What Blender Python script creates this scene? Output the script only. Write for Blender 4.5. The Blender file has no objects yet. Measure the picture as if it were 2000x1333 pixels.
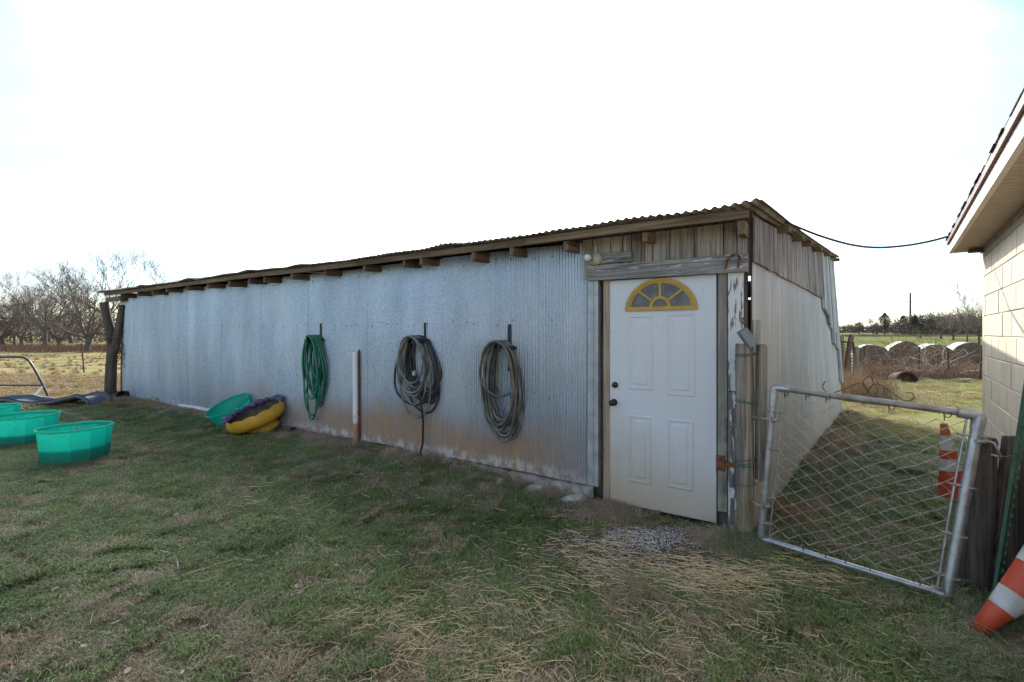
import bpy, math, random
import numpy as np
from mathutils import Vector, Matrix, noise

sc = bpy.context.scene
# ------------------------------------------------------------------ camera
cam_d = bpy.data.cameras.new("camera")
cam = bpy.data.objects.new("camera", cam_d)
sc.collection.objects.link(cam)
cam_d.sensor_width = 36.0
cam_d.lens = 16.2
cam_d.shift_y = -0.0083
cam_d.clip_start = 0.05
cam_d.clip_end = 4000
cam.location = (0, 0, 1.6)
cam.rotation_euler = (math.radians(90), 0, 0)
sc.camera = cam
# ------------------------------------------------------------------ sun and sky
SUN_EL, SUN_AZ = math.radians(30.5), math.radians(0)      # azimuth clockwise from +Y
w = bpy.data.worlds.new("World"); sc.world = w; w.use_nodes = True
nt = w.node_tree; nt.nodes.clear()
N = nt.nodes.new; L = nt.links.new
out = N("ShaderNodeOutputWorld"); bg = N("ShaderNodeBackground"); L(bg.outputs[0], out.inputs[0])
bg.inputs[1].default_value = 0.097
sky = N("ShaderNodeTexSky"); sky.sky_type = 'NISHITA'; sky.sun_disc = False
sky.sun_elevation = SUN_EL; sky.sun_rotation = SUN_AZ
sky.air_density = 1.0; sky.dust_density = 0.6; sky.ozone_density = 3.0
tc = N("ShaderNodeTexCoord")
sep = N("ShaderNodeSeparateXYZ"); L(tc.outputs["Generated"], sep.inputs[0])
zz = N("ShaderNodeMath"); zz.operation = 'ADD'; zz.inputs[1].default_value = 0.16; L(sep.outputs[2], zz.inputs[0])
zz2 = N("ShaderNodeMath"); zz2.operation = 'MAXIMUM'; zz2.inputs[1].default_value = 0.05; L(zz.outputs[0], zz2.inputs[0])
dv = N("ShaderNodeVectorMath"); dv.operation = 'DIVIDE'; L(tc.outputs["Generated"], dv.inputs[0])
cmb = N("ShaderNodeCombineXYZ")
for i in range(3): L(zz2.outputs[0], cmb.inputs[i])
L(cmb.outputs[0], dv.inputs[1])
mp = N("ShaderNodeMapping"); mp.inputs["Scale"].default_value = (0.55, 1.5, 0.3); mp.inputs["Rotation"].default_value = (0, 0, 0.25)
mp.inputs["Location"].default_value = (0.9, 0.4, 0)
L(dv.outputs[0], mp.inputs[0])
nz = N("ShaderNodeTexNoise"); nz.inputs["Scale"].default_value = 0.9; nz.inputs["Detail"].default_value = 7; nz.inputs["Roughness"].default_value = 0.58
nz.inputs["Distortion"].default_value = 0.6
L(mp.outputs[0], nz.inputs["Vector"])
cr = N("ShaderNodeMapRange"); cr.inputs[1].default_value = 0.40; cr.inputs[2].default_value = 0.64; cr.inputs[3].default_value = 0.10; cr.inputs[4].default_value = 0.97
L(nz.outputs[0], cr.inputs[0])
# thin cloud brightens towards the sun (forward scattering)
sunv = (math.sin(SUN_AZ) * math.cos(SUN_EL), math.cos(SUN_AZ) * math.cos(SUN_EL), math.sin(SUN_EL))
dot = N("ShaderNodeVectorMath"); dot.operation = 'DOT_PRODUCT'; L(tc.outputs["Generated"], dot.inputs[0]); dot.inputs[1].default_value = sunv
fwd = N("ShaderNodeMapRange"); fwd.inputs[1].default_value = 0.70; fwd.inputs[2].default_value = 1.0; fwd.inputs[3].default_value = 3.25; fwd.inputs[4].default_value = 24.0
fwd.interpolation_type = 'SMOOTHERSTEP'
L(dot.outputs["Value"], fwd.inputs[0])
cc = N("ShaderNodeVectorMath"); cc.operation = 'SCALE'; cc.inputs[0].default_value = (0.97, 0.985, 1.0); L(fwd.outputs[0], cc.inputs["Scale"])
# cloud cover thickens towards the sun
cov = N("ShaderNodeMapRange"); cov.inputs[1].default_value = 0.68; cov.inputs[2].default_value = 0.90; cov.inputs[3].default_value = -0.18; cov.inputs[4].default_value = 0.6
L(dot.outputs["Value"], cov.inputs[0])
ca = N("ShaderNodeMath"); ca.operation = 'ADD'; ca.use_clamp = True; L(cr.outputs[0], ca.inputs[0]); L(cov.outputs[0], ca.inputs[1])
mx = N("ShaderNodeMix"); mx.data_type = 'RGBA'
L(ca.outputs[0], mx.inputs[0]); L(sky.outputs[0], mx.inputs[6]); L(cc.outputs[0], mx.inputs[7])
L(mx.outputs[2], bg.inputs[0])
sd = bpy.data.lights.new("sun", 'SUN'); sd.energy = 2.0; sd.angle = math.radians(0.6); sd.color = (1.0, 0.93, 0.82)
sun = bpy.data.objects.new("sun", sd); sc.collection.objects.link(sun)
sun.rotation_euler = Vector(sunv).to_track_quat('Z', 'Y').to_euler()
sc.view_settings.view_transform = 'Standard'; sc.view_settings.look = 'None'
sc.view_settings.exposure = 1.78; sc.view_settings.gamma = 1; sc.view_settings.use_curve_mapping = False
sc.cycles.max_bounces = 6; sc.cycles.transparent_max_bounces = 8
sc.cycles.use_denoising = True
sc.cycles.denoiser = 'OPENIMAGEDENOISE'; sc.cycles.denoising_input_passes = 'RGB_ALBEDO_NORMAL'; sc.cycles.denoising_prefilter = 'NONE'
w.cycles.sampling_method = 'NONE'
sc.cycles.sample_clamp_indirect = 8

# ------------------------------------------------------------------ helpers
R = random.Random(7)
def col_link(o): sc.collection.objects.link(o); return o
ROOTLOC = {}
class MB:
    def __init__(s): s.v = []; s.f = []; s.sm = []
    def add(s, vs, fs, smooth=False):
        b = len(s.v); s.v.extend([tuple(v) for v in vs]); s.f.extend([tuple(i + b for i in f) for f in fs]); s.sm.extend([smooth] * len(fs)); return s
    def hexa(s, p):   # 8 points: bottom 4 ccw, top 4 ccw
        return s.add(p, [(3,2,1,0),(4,5,6,7),(0,1,5,4),(1,2,6,5),(2,3,7,6),(3,0,4,7)])
    def box(s, fr, a0, a1, o0, o1, z0, z1, j=0.0):
        q = []
        for z in (z0, z1):
            for (a, o) in ((a0,o0),(a1,o0),(a1,o1),(a0,o1)):
                p = Vector(fr(a, o, z))
                if j: p += Vector((R.uniform(-j,j), R.uniform(-j,j), R.uniform(-j,j)))
                q.append(p)
        return s.hexa(q)
    def quadbox(s, fr, A, o0, o1, j=0.0):   # A: 4 (a,z) corners, extruded o0..o1
        q = []
        for o in (o0, o1):
            for (a, z) in A:
                p = Vector(fr(a, o, z))
                if j: p += Vector((R.uniform(-j,j),)*3)
                q.append(p)
        return s.hexa(q)
    def tube(s, pts, r, n=8, cap=True, smooth=True, wob=0.0, flat=1.0):
        pts = [Vector(p) for p in pts]; m = len(pts)
        rr = r if isinstance(r, (list, tuple)) else [r] * m
        vs = []; up = None
        for i, p in enumerate(pts):
            d = (pts[min(i+1, m-1)] - pts[max(i-1, 0)])
            if d.length < 1e-9: d = Vector((0,0,1))
            d.normalize()
            if up is None:
                up = Vector((0,0,1)) if abs(d.z) < 0.9 else Vector((1,0,0))
            x = d.cross(up)
            if x.length < 1e-4: x = d.orthogonal()
            x.normalize(); y = x.cross(d).normalized(); up = y
            for k in range(n):
                t = 2*math.pi*k/n
                q = rr[i] * (1 + (R.uniform(-wob, wob) if wob else 0))
                vs.append(p + x*math.cos(t)*q + y*math.sin(t)*q*flat)
        fs = []
        for i in range(m-1):
            for k in range(n):
                fs.append((i*n+k, i*n+(k+1)%n, (i+1)*n+(k+1)%n, (i+1)*n+k))
        s.add(vs, fs, smooth)
        if cap and n > 2:
            s.add(vs[:n], [tuple(reversed(range(n)))]); s.add(vs[-n:], [tuple(range(n))])
        return s
    def lathe(s, c, prof, n=24, axis=(0,0,1), smooth=True, closed=False, fac=None, rot=0.0):
        c = Vector(c); ax = Vector(axis).normalized(); x = ax.orthogonal().normalized()
        if abs(ax.z) > .3:
            x = (Vector((1,0,0)) - ax*ax.x).normalized()
        y = ax.cross(x)
        vs = []
        for (r, h) in prof:
            for k in range(n):
                t = 2*math.pi*(k/n) + rot
                q = r * (fac(t, h) if fac else 1)
                vs.append(c + ax*h + x*math.cos(t)*q + y*math.sin(t)*q)
        fs = []
        for i in range(len(prof)-1):
            for k in range(n):
                fs.append((i*n+k, i*n+(k+1)%n, (i+1)*n+(k+1)%n, (i+1)*n+k))
        return s.add(vs, fs, smooth)
    def build(s, name, mat, parent=None, origin=None, bevel=0, solid=0, label=None, weld=False):
        if origin is None:
            origin = ROOTLOC[parent.name] if parent is not None else (s.v[0] if s.v else (0,0,0))
        o = Vector(origin)
        me = bpy.data.meshes.new(name)
        me.from_pydata([tuple(Vector(v) - o) for v in s.v], [], s.f)
        me.polygons.foreach_set("use_smooth", s.sm)
        me.materials.append(mat); me.update()
        ob = bpy.data.objects.new(name, me); col_link(ob)
        if parent is not None: ob.parent = parent
        else: ob.location = o
        ROOTLOC[ob.name] = o
        if bevel:
            b = ob.modifiers.new("bevel", 'BEVEL'); b.width = bevel; b.segments = 1; b.limit_method = 'ANGLE'; b.angle_limit = 0.7
        if solid:
            b = ob.modifiers.new("solid", 'SOLIDIFY'); b.thickness = solid
        if label: ob["label"] = label
        return ob
def tag(o, label=None, cat=None, group=None, kind=None):
    if label: o["label"] = label
    if cat: o["category"] = cat
    if group: o["group"] = group
    if kind: o["kind"] = kind
    return o
def empty(name, loc, label=None, cat=None, group=None):
    o = bpy.data.objects.new(name, None); o.empty_display_size = .1; col_link(o); o.location = loc
    ROOTLOC[o.name] = Vector(loc); return tag(o, label, cat, group)
def copy_tree(o, parent=None):
    c = o.copy(); col_link(c)
    if parent is not None: c.parent = parent
    ROOTLOC[c.name] = ROOTLOC[o.name]
    for ch in list(o.children): copy_tree(ch, c)
    return c

def S(x): x = max(0.0, min(1.0, x)); return x*x*(3-2*x)
C0 = Vector((1.872, 3.623, 0)); U = Vector((-.841, .541, 0)); NF = Vector((-.541, -.841, 0))
WS = Vector((.645, .764, 0)); MS = Vector((.764, -.645, 0))
def gz(x, y):
    a = (x-1.872)*-.841 + (y-3.623)*.541
    d = math.hypot(x, y)
    g = .12*S((a-.8)/2.5)
    if x > 0 and y > 26: g += 1.25*S((y-26)/75)*S((x-4)/20)
    if d < 40:
        g += .018*noise.noise(Vector((x*.9, y*.9, 3))) * min(1, 1.0) + .008*noise.noise(Vector((x*3.1, y*3.1, 7)))
    return g
def FP(a, o, z): p = C0 + U*a + NF*o; return Vector((p.x, p.y, z))
def SP(t, o, z): p = C0 + WS*t + MS*o + U*(.0269*t*z/3.0); return Vector((p.x, p.y, z))
def ray(px): return (px-1000)/900.0
def Fz(px, py, off=0.0):      # measured photo pixel -> (a, z) on the front wall plane
    k = ray(px); D = 4.06 - off
    Y = D/(.841 + .541*k); X = k*Y
    p = Vector((X, Y, 0)) - C0 - NF*off
    return p.dot(U), 1.6 + (650-py)/900.0*Y
def at(px, py, Y): return Vector((ray(px)*Y, Y, 1.6 + (650-py)/900.0*Y))

# ------------------------------------------------------------------ materials
def mat(name):
    m = bpy.data.materials.new(name); m.use_nodes = True; t = m.node_tree
    return m, t, t.nodes["Principled BSDF"]
def nd(t, k, **kw):
    n = t.nodes.new(k)
    for a, b in kw.items(): setattr(n, a, b)
    return n
def ramp(t, fac, stops):
    r = nd(t, "ShaderNodeValToRGB"); e = r.color_ramp.elements
    while len(e) < len(stops): e.new(.5)
    for i, (p, c) in enumerate(stops):
        e[i].position = p; e[i].color = (c[0], c[1], c[2], 1)
    t.links.new(fac, r.inputs[0]); return r.outputs[0]
def noi(t, vec, scale, det=4, rough=.55, dist=0.0):
    n = nd(t, "ShaderNodeTexNoise"); n.inputs["Scale"].default_value = scale; n.inputs["Detail"].default_value = det
    n.inputs["Roughness"].default_value = rough; n.inputs["Distortion"].default_value = dist
    if vec is not None: t.links.new(vec, n.inputs["Vector"])
    return n.outputs[0]
def mapp(t, vec, scale=(1,1,1), rot=(0,0,0), loc=(0,0,0)):
    n = nd(t, "ShaderNodeMapping"); n.inputs["Scale"].default_value = scale; n.inputs["Rotation"].default_value = rot; n.inputs["Location"].default_value = loc
    t.links.new(vec, n.inputs[0]); return n.outputs[0]
def mixc(t, fac, a, b, mode='MIX'):
    n = nd(t, "ShaderNodeMix", data_type='RGBA', blend_type=mode)
    for sock, v in ((n.inputs[0], fac), (n.inputs[6], a), (n.inputs[7], b)):
        if isinstance(v, (int, float)): sock.default_value = v
        elif isinstance(v, tuple): sock.default_value = (v[0], v[1], v[2], 1)
        else: t.links.new(v, sock)
    return n.outputs[2]
def mth(t, op, a, b=0.0, clamp=False):
    n = nd(t, "ShaderNodeMath", operation=op, use_clamp=clamp)
    for sock, v in ((n.inputs[0], a), (n.inputs[1], b)):
        if isinstance(v, (int, float)): sock.default_value = v
        else: t.links.new(v, sock)
    return n.outputs[0]
def mrange(t, v, a, b, c=0.0, d=1.0):
    n = nd(t, "ShaderNodeMapRange"); n.inputs[1].default_value = a; n.inputs[2].default_value = b; n.inputs[3].default_value = c; n.inputs[4].default_value = d
    t.links.new(v, n.inputs[0]); return n.outputs[0]
def bump(t, b, h, strength=.3, dist=.01):
    n = nd(t, "ShaderNodeBump"); n.inputs["Strength"].default_value = strength; n.inputs["Distance"].default_value = dist
    t.links.new(h, n.inputs["Height"]); t.links.new(n.outputs[0], b.inputs["Normal"])
def pos(t): return nd(t, "ShaderNodeNewGeometry").outputs["Position"]
def rnd(t): return nd(t, "ShaderNodeObjectInfo").outputs["Random"]
def simple(name, c, rough=.6, metal=0.0, var=.25, scale=8, bmp=.1, c2=None):
    m, t, b = mat(name); p = pos(t)
    n = noi(t, p, scale, 5, .6)
    c2 = c2 or tuple(x*(1-var) for x in c)
    t.links.new(ramp(t, n, [(.35, c2), (.65, c)]), b.inputs["Base Color"])
    b.inputs["Roughness"].default_value = rough; b.inputs["Metallic"].default_value = metal
    if bmp: bump(t, b, noi(t, p, scale*6, 4), bmp, .004)
    return m
UANG = math.atan2(U.y, U.x); WANG = math.atan2(WS.y, WS.x)
def wood(name, dark, mid, lite, grain='v', ang=0.0, rough=.85, moss=None, paint=None, paint_amt=.5, fine=1.0):
    m, t, b = mat(name); p = pos(t)
    if ang: p = mapp(t, p, rot=(0, 0, -ang))
    # a different slice of grain for every board
    r = rnd(t); off = nd(t, "ShaderNodeCombineXYZ"); t.links.new(mth(t, 'MULTIPLY', r, 37.0), off.inputs[0]); t.links.new(mth(t, 'MULTIPLY', r, 91.0), off.inputs[1]); t.links.new(mth(t, 'MULTIPLY', r, 13.0), off.inputs[2])
    va = nd(t, "ShaderNodeVectorMath", operation='ADD'); t.links.new(p, va.inputs[0]); t.links.new(off.outputs[0], va.inputs[1]); p2 = va.outputs[0]
    sc_ = (30*fine, 30*fine, 1.3) if grain == 'v' else (1.3, 30*fine, 30*fine)
    g = noi(t, mapp(t, p2, sc_), 1.0, 6, .65, .7)
    sc2 = (110*fine, 110*fine, 3) if grain == 'v' else (3, 110*fine, 110*fine)
    g2 = noi(t, mapp(t, p2, sc2), 1.0, 3, .6, .2)
    big = noi(t, p2, 2.2, 3)
    f = mth(t, 'ADD', mth(t, 'MULTIPLY', g, .6), mth(t, 'ADD', mth(t, 'MULTIPLY', g2, .25), mth(t, 'MULTIPLY', big, .2)))
    c = ramp(t, f, [(.40, dark), (.5, mid), (.61, lite)])
    hv = nd(t, "ShaderNodeHueSaturation"); t.links.new(c, hv.inputs["Color"]); t.links.new(mrange(t, r, 0, 1, .72, 1.25), hv.inputs["Value"]); c = hv.outputs[0]
    # dark knots and splits
    k = mrange(t, g, .28, .34, 1, 0); c = mixc(t, mth(t, 'MULTIPLY', k, .75), c, tuple(x*.25 for x in dark))
    if moss:
        mz = nd(t, "ShaderNodeSeparateXYZ"); t.links.new(pos(t), mz.inputs[0])
        mm = mth(t, 'MULTIPLY', mrange(t, mz.outputs[2], moss[1], moss[1]-.5, 0, 1), mrange(t, noi(t, pos(t), 9, 5), .4, .6, 0, 1))
        c = mixc(t, mm, c, moss[0])
    if paint:
        pn = noi(t, mapp(t, p2, (34, 34, 5.5) if grain == 'v' else (4.5, 28, 28)), 1.0, 8, .62, .4)
        fl = mrange(t, pn, paint_amt-.015, paint_amt+.015, 1, 0)
        if paint_amt < 0: fl = 0.0
        c = mixc(t, fl, c, paint)
    t.links.new(c, b.inputs["Base Color"]); b.inputs["Roughness"].default_value = rough
    bump(t, b, mth(t, 'ADD', g, g2), .5, .004)
    return m

def galv(name, base=(.325,.39,.49), lite=(.49,.56,.67), stain=True, metal=.62, rough=.36, spang=95, spamt=.30, streak=False):
    m, t, b = mat(name); p = pos(t)
    v = nd(t, "ShaderNodeTexVoronoi", feature='F1'); v.inputs["Scale"].default_value = spang; t.links.new(p, v.inputs["Vector"])
    hs = nd(t, "ShaderNodeSeparateColor"); t.links.new(v.outputs["Color"], hs.inputs[0])
    n = noi(t, mapp(t, p, (1.2, 1.2, .35)), 1.6, 5, .6)
    f = mth(t, 'ADD', mth(t, 'MULTIPLY', hs.outputs[0], spamt), mth(t, 'MULTIPLY', n, 1.04-spamt))
    c = ramp(t, f, [(.25, tuple(x*.72 for x in base)), (.5, base), (.8, lite)])
    # dull oxide bloom and vertical run marks
    run = noi(t, mapp(t, p, (9, 9, .5)), 1.0, 5, .6)
    c = mixc(t, mrange(t, run, .52, .72, 0, .45), c, (.36, .38, .40))
    msock = mth(t, 'MULTIPLY', metal, 1.0)
    if streak:
        s2 = noi(t, mapp(t, p, (5, 5, .12)), 1.6, 6, .65)
        c = mixc(t, mrange(t, s2, .42, .66, 0, .7), c, (.33, .33, .325))
        c = mixc(t, mrange(t, noi(t, mapp(t, p, (22, 22, .3)), 1.0, 4, .6), .55, .7, 0, .45), c, (.66, .67, .67))
        s3 = nd(t, "ShaderNodeSeparateXYZ"); t.links.new(p, s3.inputs[0])
        c = mixc(t, mrange(t, mth(t, 'SUBTRACT', s3.outputs[2], mth(t, 'MULTIPLY', s2, .9)), .5, -.35, 0, .75), c, (.43, .36, .27))
    if stain:
        s = nd(t, "ShaderNodeSeparateXYZ"); t.links.new(p, s.inputs[0])
        drip = noi(t, mapp(t, p, (55, 55, 2.2)), 1.0, 4, .6)
        c = mixc(t, mth(t, 'MULTIPLY', mrange(t, drip, .66, .70, 0, .8), mrange(t, noi(t, p, 2.3, 3), .5, .62, 0, 1)), c, (.17,.15,.14))
        spk = noi(t, p, 42, 3, .6); c = mixc(t, mrange(t, spk, .70, .73, 0, .7), c, (.12,.11,.11))
        ns = noi(t, mapp(t, p, (1, 1, .6)), 1.1, 6, .62)
        edge = mth(t, 'SUBTRACT', s.outputs[2], mth(t, 'MULTIPLY', ns, 1.1))      # height minus noise
        top = mrange(t, edge, .22, -.12, 0, 1)
        xw = mth(t, 'MULTIPLY', mrange(t, s.outputs[0], -6.2, -2.3, .12, 1), mrange(t, s.outputs[0], .15, .9, 1, .25))
        st = mth(t, 'MULTIPLY', top, xw)
        fine = noi(t, mapp(t, p, (16, 16, 2.5)), 1.0, 6, .7)
        st = mth(t, 'MULTIPLY', st, mrange(t, fine, .25, .6, .55, 1))
        oc = ramp(t, fine, [(.3, (.25,.13,.055)), (.7, (.43,.27,.14))])
        c = mixc(t, mth(t, 'MULTIPLY', st, .92), c, oc)
        # white flaking at the very foot
        ft = mth(t, 'MULTIPLY', mrange(t, mth(t, 'SUBTRACT', s.outputs[2], mth(t, 'MULTIPLY', fine, .22)), .19, .12, 0, 1), mrange(t, noi(t, p, 9, 6, .7), .46, .56, 0, 1))
        c = mixc(t, mth(t, 'MULTIPLY', ft, .75), c, (.58, .56, .53))
        # green-grey patina blotches
        pt = mrange(t, noi(t, mapp(t, p, (.6, .6, .7), loc=(3, 1, 2)), 1.2, 3), .5, .68, 0, .35)
        c = mixc(t, pt, c, (.37, .40, .36))
        msock = mth(t, 'MULTIPLY', mth(t, 'SUBTRACT', 1.0, st, True), metal)
        b.inputs["Roughness"].default_value = rough
    t.links.new(c, b.inputs["Base Color"]); t.links.new(msock, b.inputs["Metallic"])
    b.inputs["Roughness"].default_value = rough
    bump(t, b, mth(t, 'ADD', hs.outputs[1], noi(t, p, 14, 4)), .12, .003)
    return m

M = {}
M['galv'] = galv('galvanised_sheet')
M['galv_side'] = galv('weathered_white_sheet', (.43,.45,.465), (.56,.58,.60), stain=False, metal=.12, rough=.55, spang=55, spamt=.06, streak=True)
m, t, b = mat('rusty_roof_sheet'); p = pos(t)
n = noi(t, p, 5, 7, .65); t.links.new(ramp(t, n, [(.35, (.10,.055,.035)), (.5, (.27,.23,.19)), (.7, (.40,.38,.35))]), b.inputs["Base Color"])
b.inputs["Metallic"].default_value = .35; b.inputs["Roughness"].default_value = .6; bump(t, b, n, .2, .004); M['roof'] = m
M['eave'] = wood('eave_lumber', (.055,.034,.018), (.125,.083,.045), (.21,.15,.088), 'h', UANG)
M['rafter'] = wood('rafter_lumber', (.06,.037,.02), (.13,.08,.043), (.20,.135,.078), 'h', math.atan2(NF.y, NF.x))
M['plank'] = wood('grey_brown_plank', (.12,.09,.068), (.27,.225,.185), (.42,.375,.33), 'v')
M['plank_red'] = wood('red_grey_plank', (.085,.064,.053), (.20,.163,.14), (.37,.33,.30), 'v', fine=.8)
M['plank_grey'] = wood('silver_plank', (.20,.20,.20), (.33,.33,.33), (.46,.46,.455), 'v')
M['header'] = wood('grey_header_board', (.10,.092,.085), (.25,.235,.225), (.45,.435,.42), 'h', UANG, paint=(.55,.53,.50), paint_amt=.38)
M['jamb'] = wood('door_jamb_wood', (.13,.09,.055), (.24,.18,.12), (.33,.26,.18), 'v')
M['trim_grey'] = wood('grey_trim_board', (.13,.11,.09), (.25,.225,.195), (.37,.34,.30), 'v', moss=((.27,.29,.21), 1.4))
M['trim_white'] = wood('peeling_white_board', (.11,.09,.075), (.20,.17,.145), (.30,.27,.24), 'v', paint=(.60,.60,.595), paint_amt=.545, rough=.6)
M['trim_peeled'] = wood('mostly_bare_board', (.10,.085,.07), (.19,.165,.14), (.28,.25,.22), 'v', paint=(.60,.60,.595), paint_amt=.455, rough=.7)
M['post'] = wood('round_post_wood', (.06,.05,.038), (.175,.148,.118), (.30,.265,.215), 'v', moss=((.21,.18,.05), .55))
M['post_dark'] = wood('dark_old_post_wood', (.028,.023,.019), (.072,.06,.05), (.14,.12,.105), 'v')
M['bark'] = wood('bark', (.032,.024,.018), (.075,.058,.044), (.13,.105,.082), 'v', fine=.5)
M['far_bark'] = simple('tree_bark', (.12,.095,.078), .9, var=.4, scale=3)
M['twig'] = simple('twigs', (.165,.13,.105), .9, var=.35, scale=1)
M['iron'] = simple('black_iron', (.022,.022,.025), .5, .4)
M['rust'] = simple('rusted_iron', (.26,.095,.045), .85, .1, c2=(.10,.04,.025), scale=25, bmp=.4)
M['pipe'] = simple('galvanised_pipe', (.46,.48,.50), .38, .65, c2=(.30,.30,.30), scale=14)
M['pipe_old'] = simple('weathered_rail', (.36,.35,.33), .5, .4, c2=(.20,.165,.13), scale=11, bmp=.25)
M['wire'] = simple('chain_link_wire', (.52,.53,.53), .45, .15, c2=(.30,.28,.25), scale=20)
M['flashing'] = simple('zinc_flashing', (.46,.47,.48), .45, .35, c2=(.30,.31,.32), scale=7)
M['wire_rust'] = simple('rusty_wire', (.17,.11,.08), .8, .3, scale=20)
M['wire_green'] = simple('green_wire', (.07,.16,.12), .5, 0, scale=20)
M['glass'] = None
m, t, b = mat('dusty_dark_glass'); p = pos(t)
t.links.new(ramp(t, noi(t, p, 9, 5), [(.35, (.045,.045,.048)), (.7, (.14,.14,.145))]), b.inputs["Base Color"]); b.inputs["Roughness"].default_value = .22; M['glass'] = m
M['yellow'] = simple('mustard_paint', (.50,.32,.055), .55, var=.2, c2=(.40,.24,.04), scale=18)
M['bronze'] = simple('dark_bronze', (.05,.042,.04), .35, .6)
M['porcelain'] = simple('aged_porcelain', (.62,.58,.48), .3, c2=(.45,.40,.30))
M['bulb'] = simple('frosted_bulb', (.72,.71,.70), .2, var=.08, bmp=0)
M['pvc'] = simple('white_plastic_pipe', (.66,.65,.63), .45, c2=(.50,.47,.43), scale=6)
M['concrete'] = simple('flaking_concrete', (.37,.34,.30), .9, c2=(.15,.12,.085), scale=9, bmp=.5)
M['stone'] = simple('pale_stone', (.50,.48,.44), .9, c2=(.30,.26,.21), scale=13, bmp=.5)
m, t, b = mat('mud_splashed_pipe'); p = pos(t); s = nd(t, "ShaderNodeSeparateXYZ"); t.links.new(p, s.inputs[0])
mu = mrange(t, mth(t, 'SUBTRACT', s.outputs[2], mth(t, 'MULTIPLY', noi(t, p, 14, 4), .3)), .36, .22, 0, 1)
c = mixc(t, mu, (.68,.68,.67), (.34,.20,.105)); sp = mrange(t, noi(t, mapp(t, p, (1,1,.5)), 16, 5), .64, .67, 0, 1)
t.links.new(mixc(t, sp, c, (.22,.13,.08)), b.inputs["Base Color"]); b.inputs["Roughness"].default_value = .5; M['pvc_mud'] = m
def hose(name, c, c2): return simple(name, c, .33, 0, scale=7, c2=c2, bmp=.05)
M['hose_green'] = hose('green_hose', (.02,.19,.11), (.012,.12,.07))
M['hose_black'] = hose('black_hose', (.035,.036,.038), (.02,.02,.022))
M['hose_grey'] = hose('faded_hose', (.22,.215,.195), (.075,.073,.07))
M['hose_brown'] = hose('brown_faded_hose', (.19,.155,.12), (.07,.06,.05))
M['brass'] = simple('hose_fitting', (.55,.52,.46), .4, .3)
# door paint with mud low down on the latch side
m, t, b = mat('door_paint'); p = pos(t); s = nd(t, "ShaderNodeSeparateXYZ"); t.links.new(p, s.inputs[0])
nn = noi(t, p, 3.5, 6, .6)
mu = mrange(t, mth(t, 'ADD', s.outputs[2], mth(t, 'ADD', mth(t, 'MULTIPLY', nn, -.5), mth(t, 'MULTIPLY', s.outputs[0], .45))), 1.12, .45, 0, 1)
c = mixc(t, mth(t, 'MULTIPLY', mu, .8), (.60,.62,.66), (.40,.32,.20))
lowest = mth(t, 'MULTIPLY', mrange(t, mth(t, 'ADD', s.outputs[2], mth(t, 'MULTIPLY', s.outputs[0], .5)), .75, .5, 0, 1), mrange(t, nn, .4, .6, .2, .6))
c = mixc(t, lowest, c, (.33,.22,.13))
sm = mrange(t, noi(t, mapp(t, p, (7,7,4)), 2.2, 8, .7), .66, .70, 0, .35); c = mixc(t, sm, c, (.35,.31,.27))
c = mixc(t, mrange(t, noi(t, p, 1.7, 3), .4, .7, 0, .18), c, (.54,.52,.47))
t.links.new(c, b.inputs["Base Color"]); b.inputs["Roughness"].default_value = .42; bump(t, b, noi(t, p, 30, 3), .05, .003); M['door'] = m
M['scuff'] = simple('scuff_marks', (.10,.10,.11), .8)
m, t, b = mat('painted_block'); p = pos(t)
c = ramp(t, noi(t, p, 2.2, 6, .65), [(.3, (.53,.47,.365)), (.55, (.62,.555,.44)), (.8, (.66,.60,.50))])
s = nd(t, "ShaderNodeSeparateXYZ"); t.links.new(p, s.inputs[0])
c = mixc(t, mth(t, 'MULTIPLY', mrange(t, s.outputs[2], .5, .0, 0, 1), mrange(t, noi(t, p, 7, 5), .35, .65, 0, .7)), c, (.30,.20,.14))
t.links.new(c, b.inputs["Base Color"]); b.inputs["Roughness"].default_value = .85; bump(t, b, noi(t, p, 60, 5, .7), .35, .004); M['block'] = m
M['mortar'] = simple('painted_mortar', (.52,.46,.365), .9, scale=12)
M['fascia'] = simple('pinkish_white_fascia', (.62,.53,.47), .6, c2=(.52,.43,.37), scale=5)
M['frieze'] = simple('tan_trim', (.38,.29,.21), .6, scale=5)
M['soffit'] = simple('tan_soffit', (.40,.29,.185), .6, scale=9, var=.15)
M['shingle'] = simple('asphalt_shingle', (.10,.07,.058), .95, c2=(.05,.035,.03), scale=30, bmp=.5)
M['dripedge'] = simple('brown_drip_edge', (.12,.06,.045), .6)
m, t, b = mat('green_tub_plastic'); p = pos(t)
c = ramp(t, noi(t, p, 7, 5), [(.3, (.004,.33,.22)), (.7, (.015,.44,.31))])
c = mixc(t, mrange(t, noi(t, mapp(t, p, (1,1,3)), 11, 7, .7), .60, .68, 0, .55), c, (.16,.30,.23))
zs_ = nd(t, 'ShaderNodeSeparateXYZ'); t.links.new(p, zs_.inputs[0])
c = mixc(t, mth(t, 'MULTIPLY', mrange(t, mth(t, 'SUBTRACT', zs_.outputs[2], mth(t, 'MULTIPLY', noi(t, p, 16, 5), .16)), .14, .04, 0, .75), 1.0), c, (.13,.11,.07))
t.links.new(c, b.inputs["Base Color"]); b.inputs["Roughness"].default_value = .45
trl = nd(t, "ShaderNodeBsdfTranslucent"); trl.inputs[0].default_value = (.01,.80,.55,1); ms = nd(t, "ShaderNodeMixShader"); ms.inputs[0].default_value = .5
o_ = t.nodes["Material Output"]; t.links.new(b.outputs[0], ms.inputs[1]); t.links.new(trl.outputs[0], ms.inputs[2]); t.links.new(ms.outputs[0], o_.inputs[0]); M['tub'] = m
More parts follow.
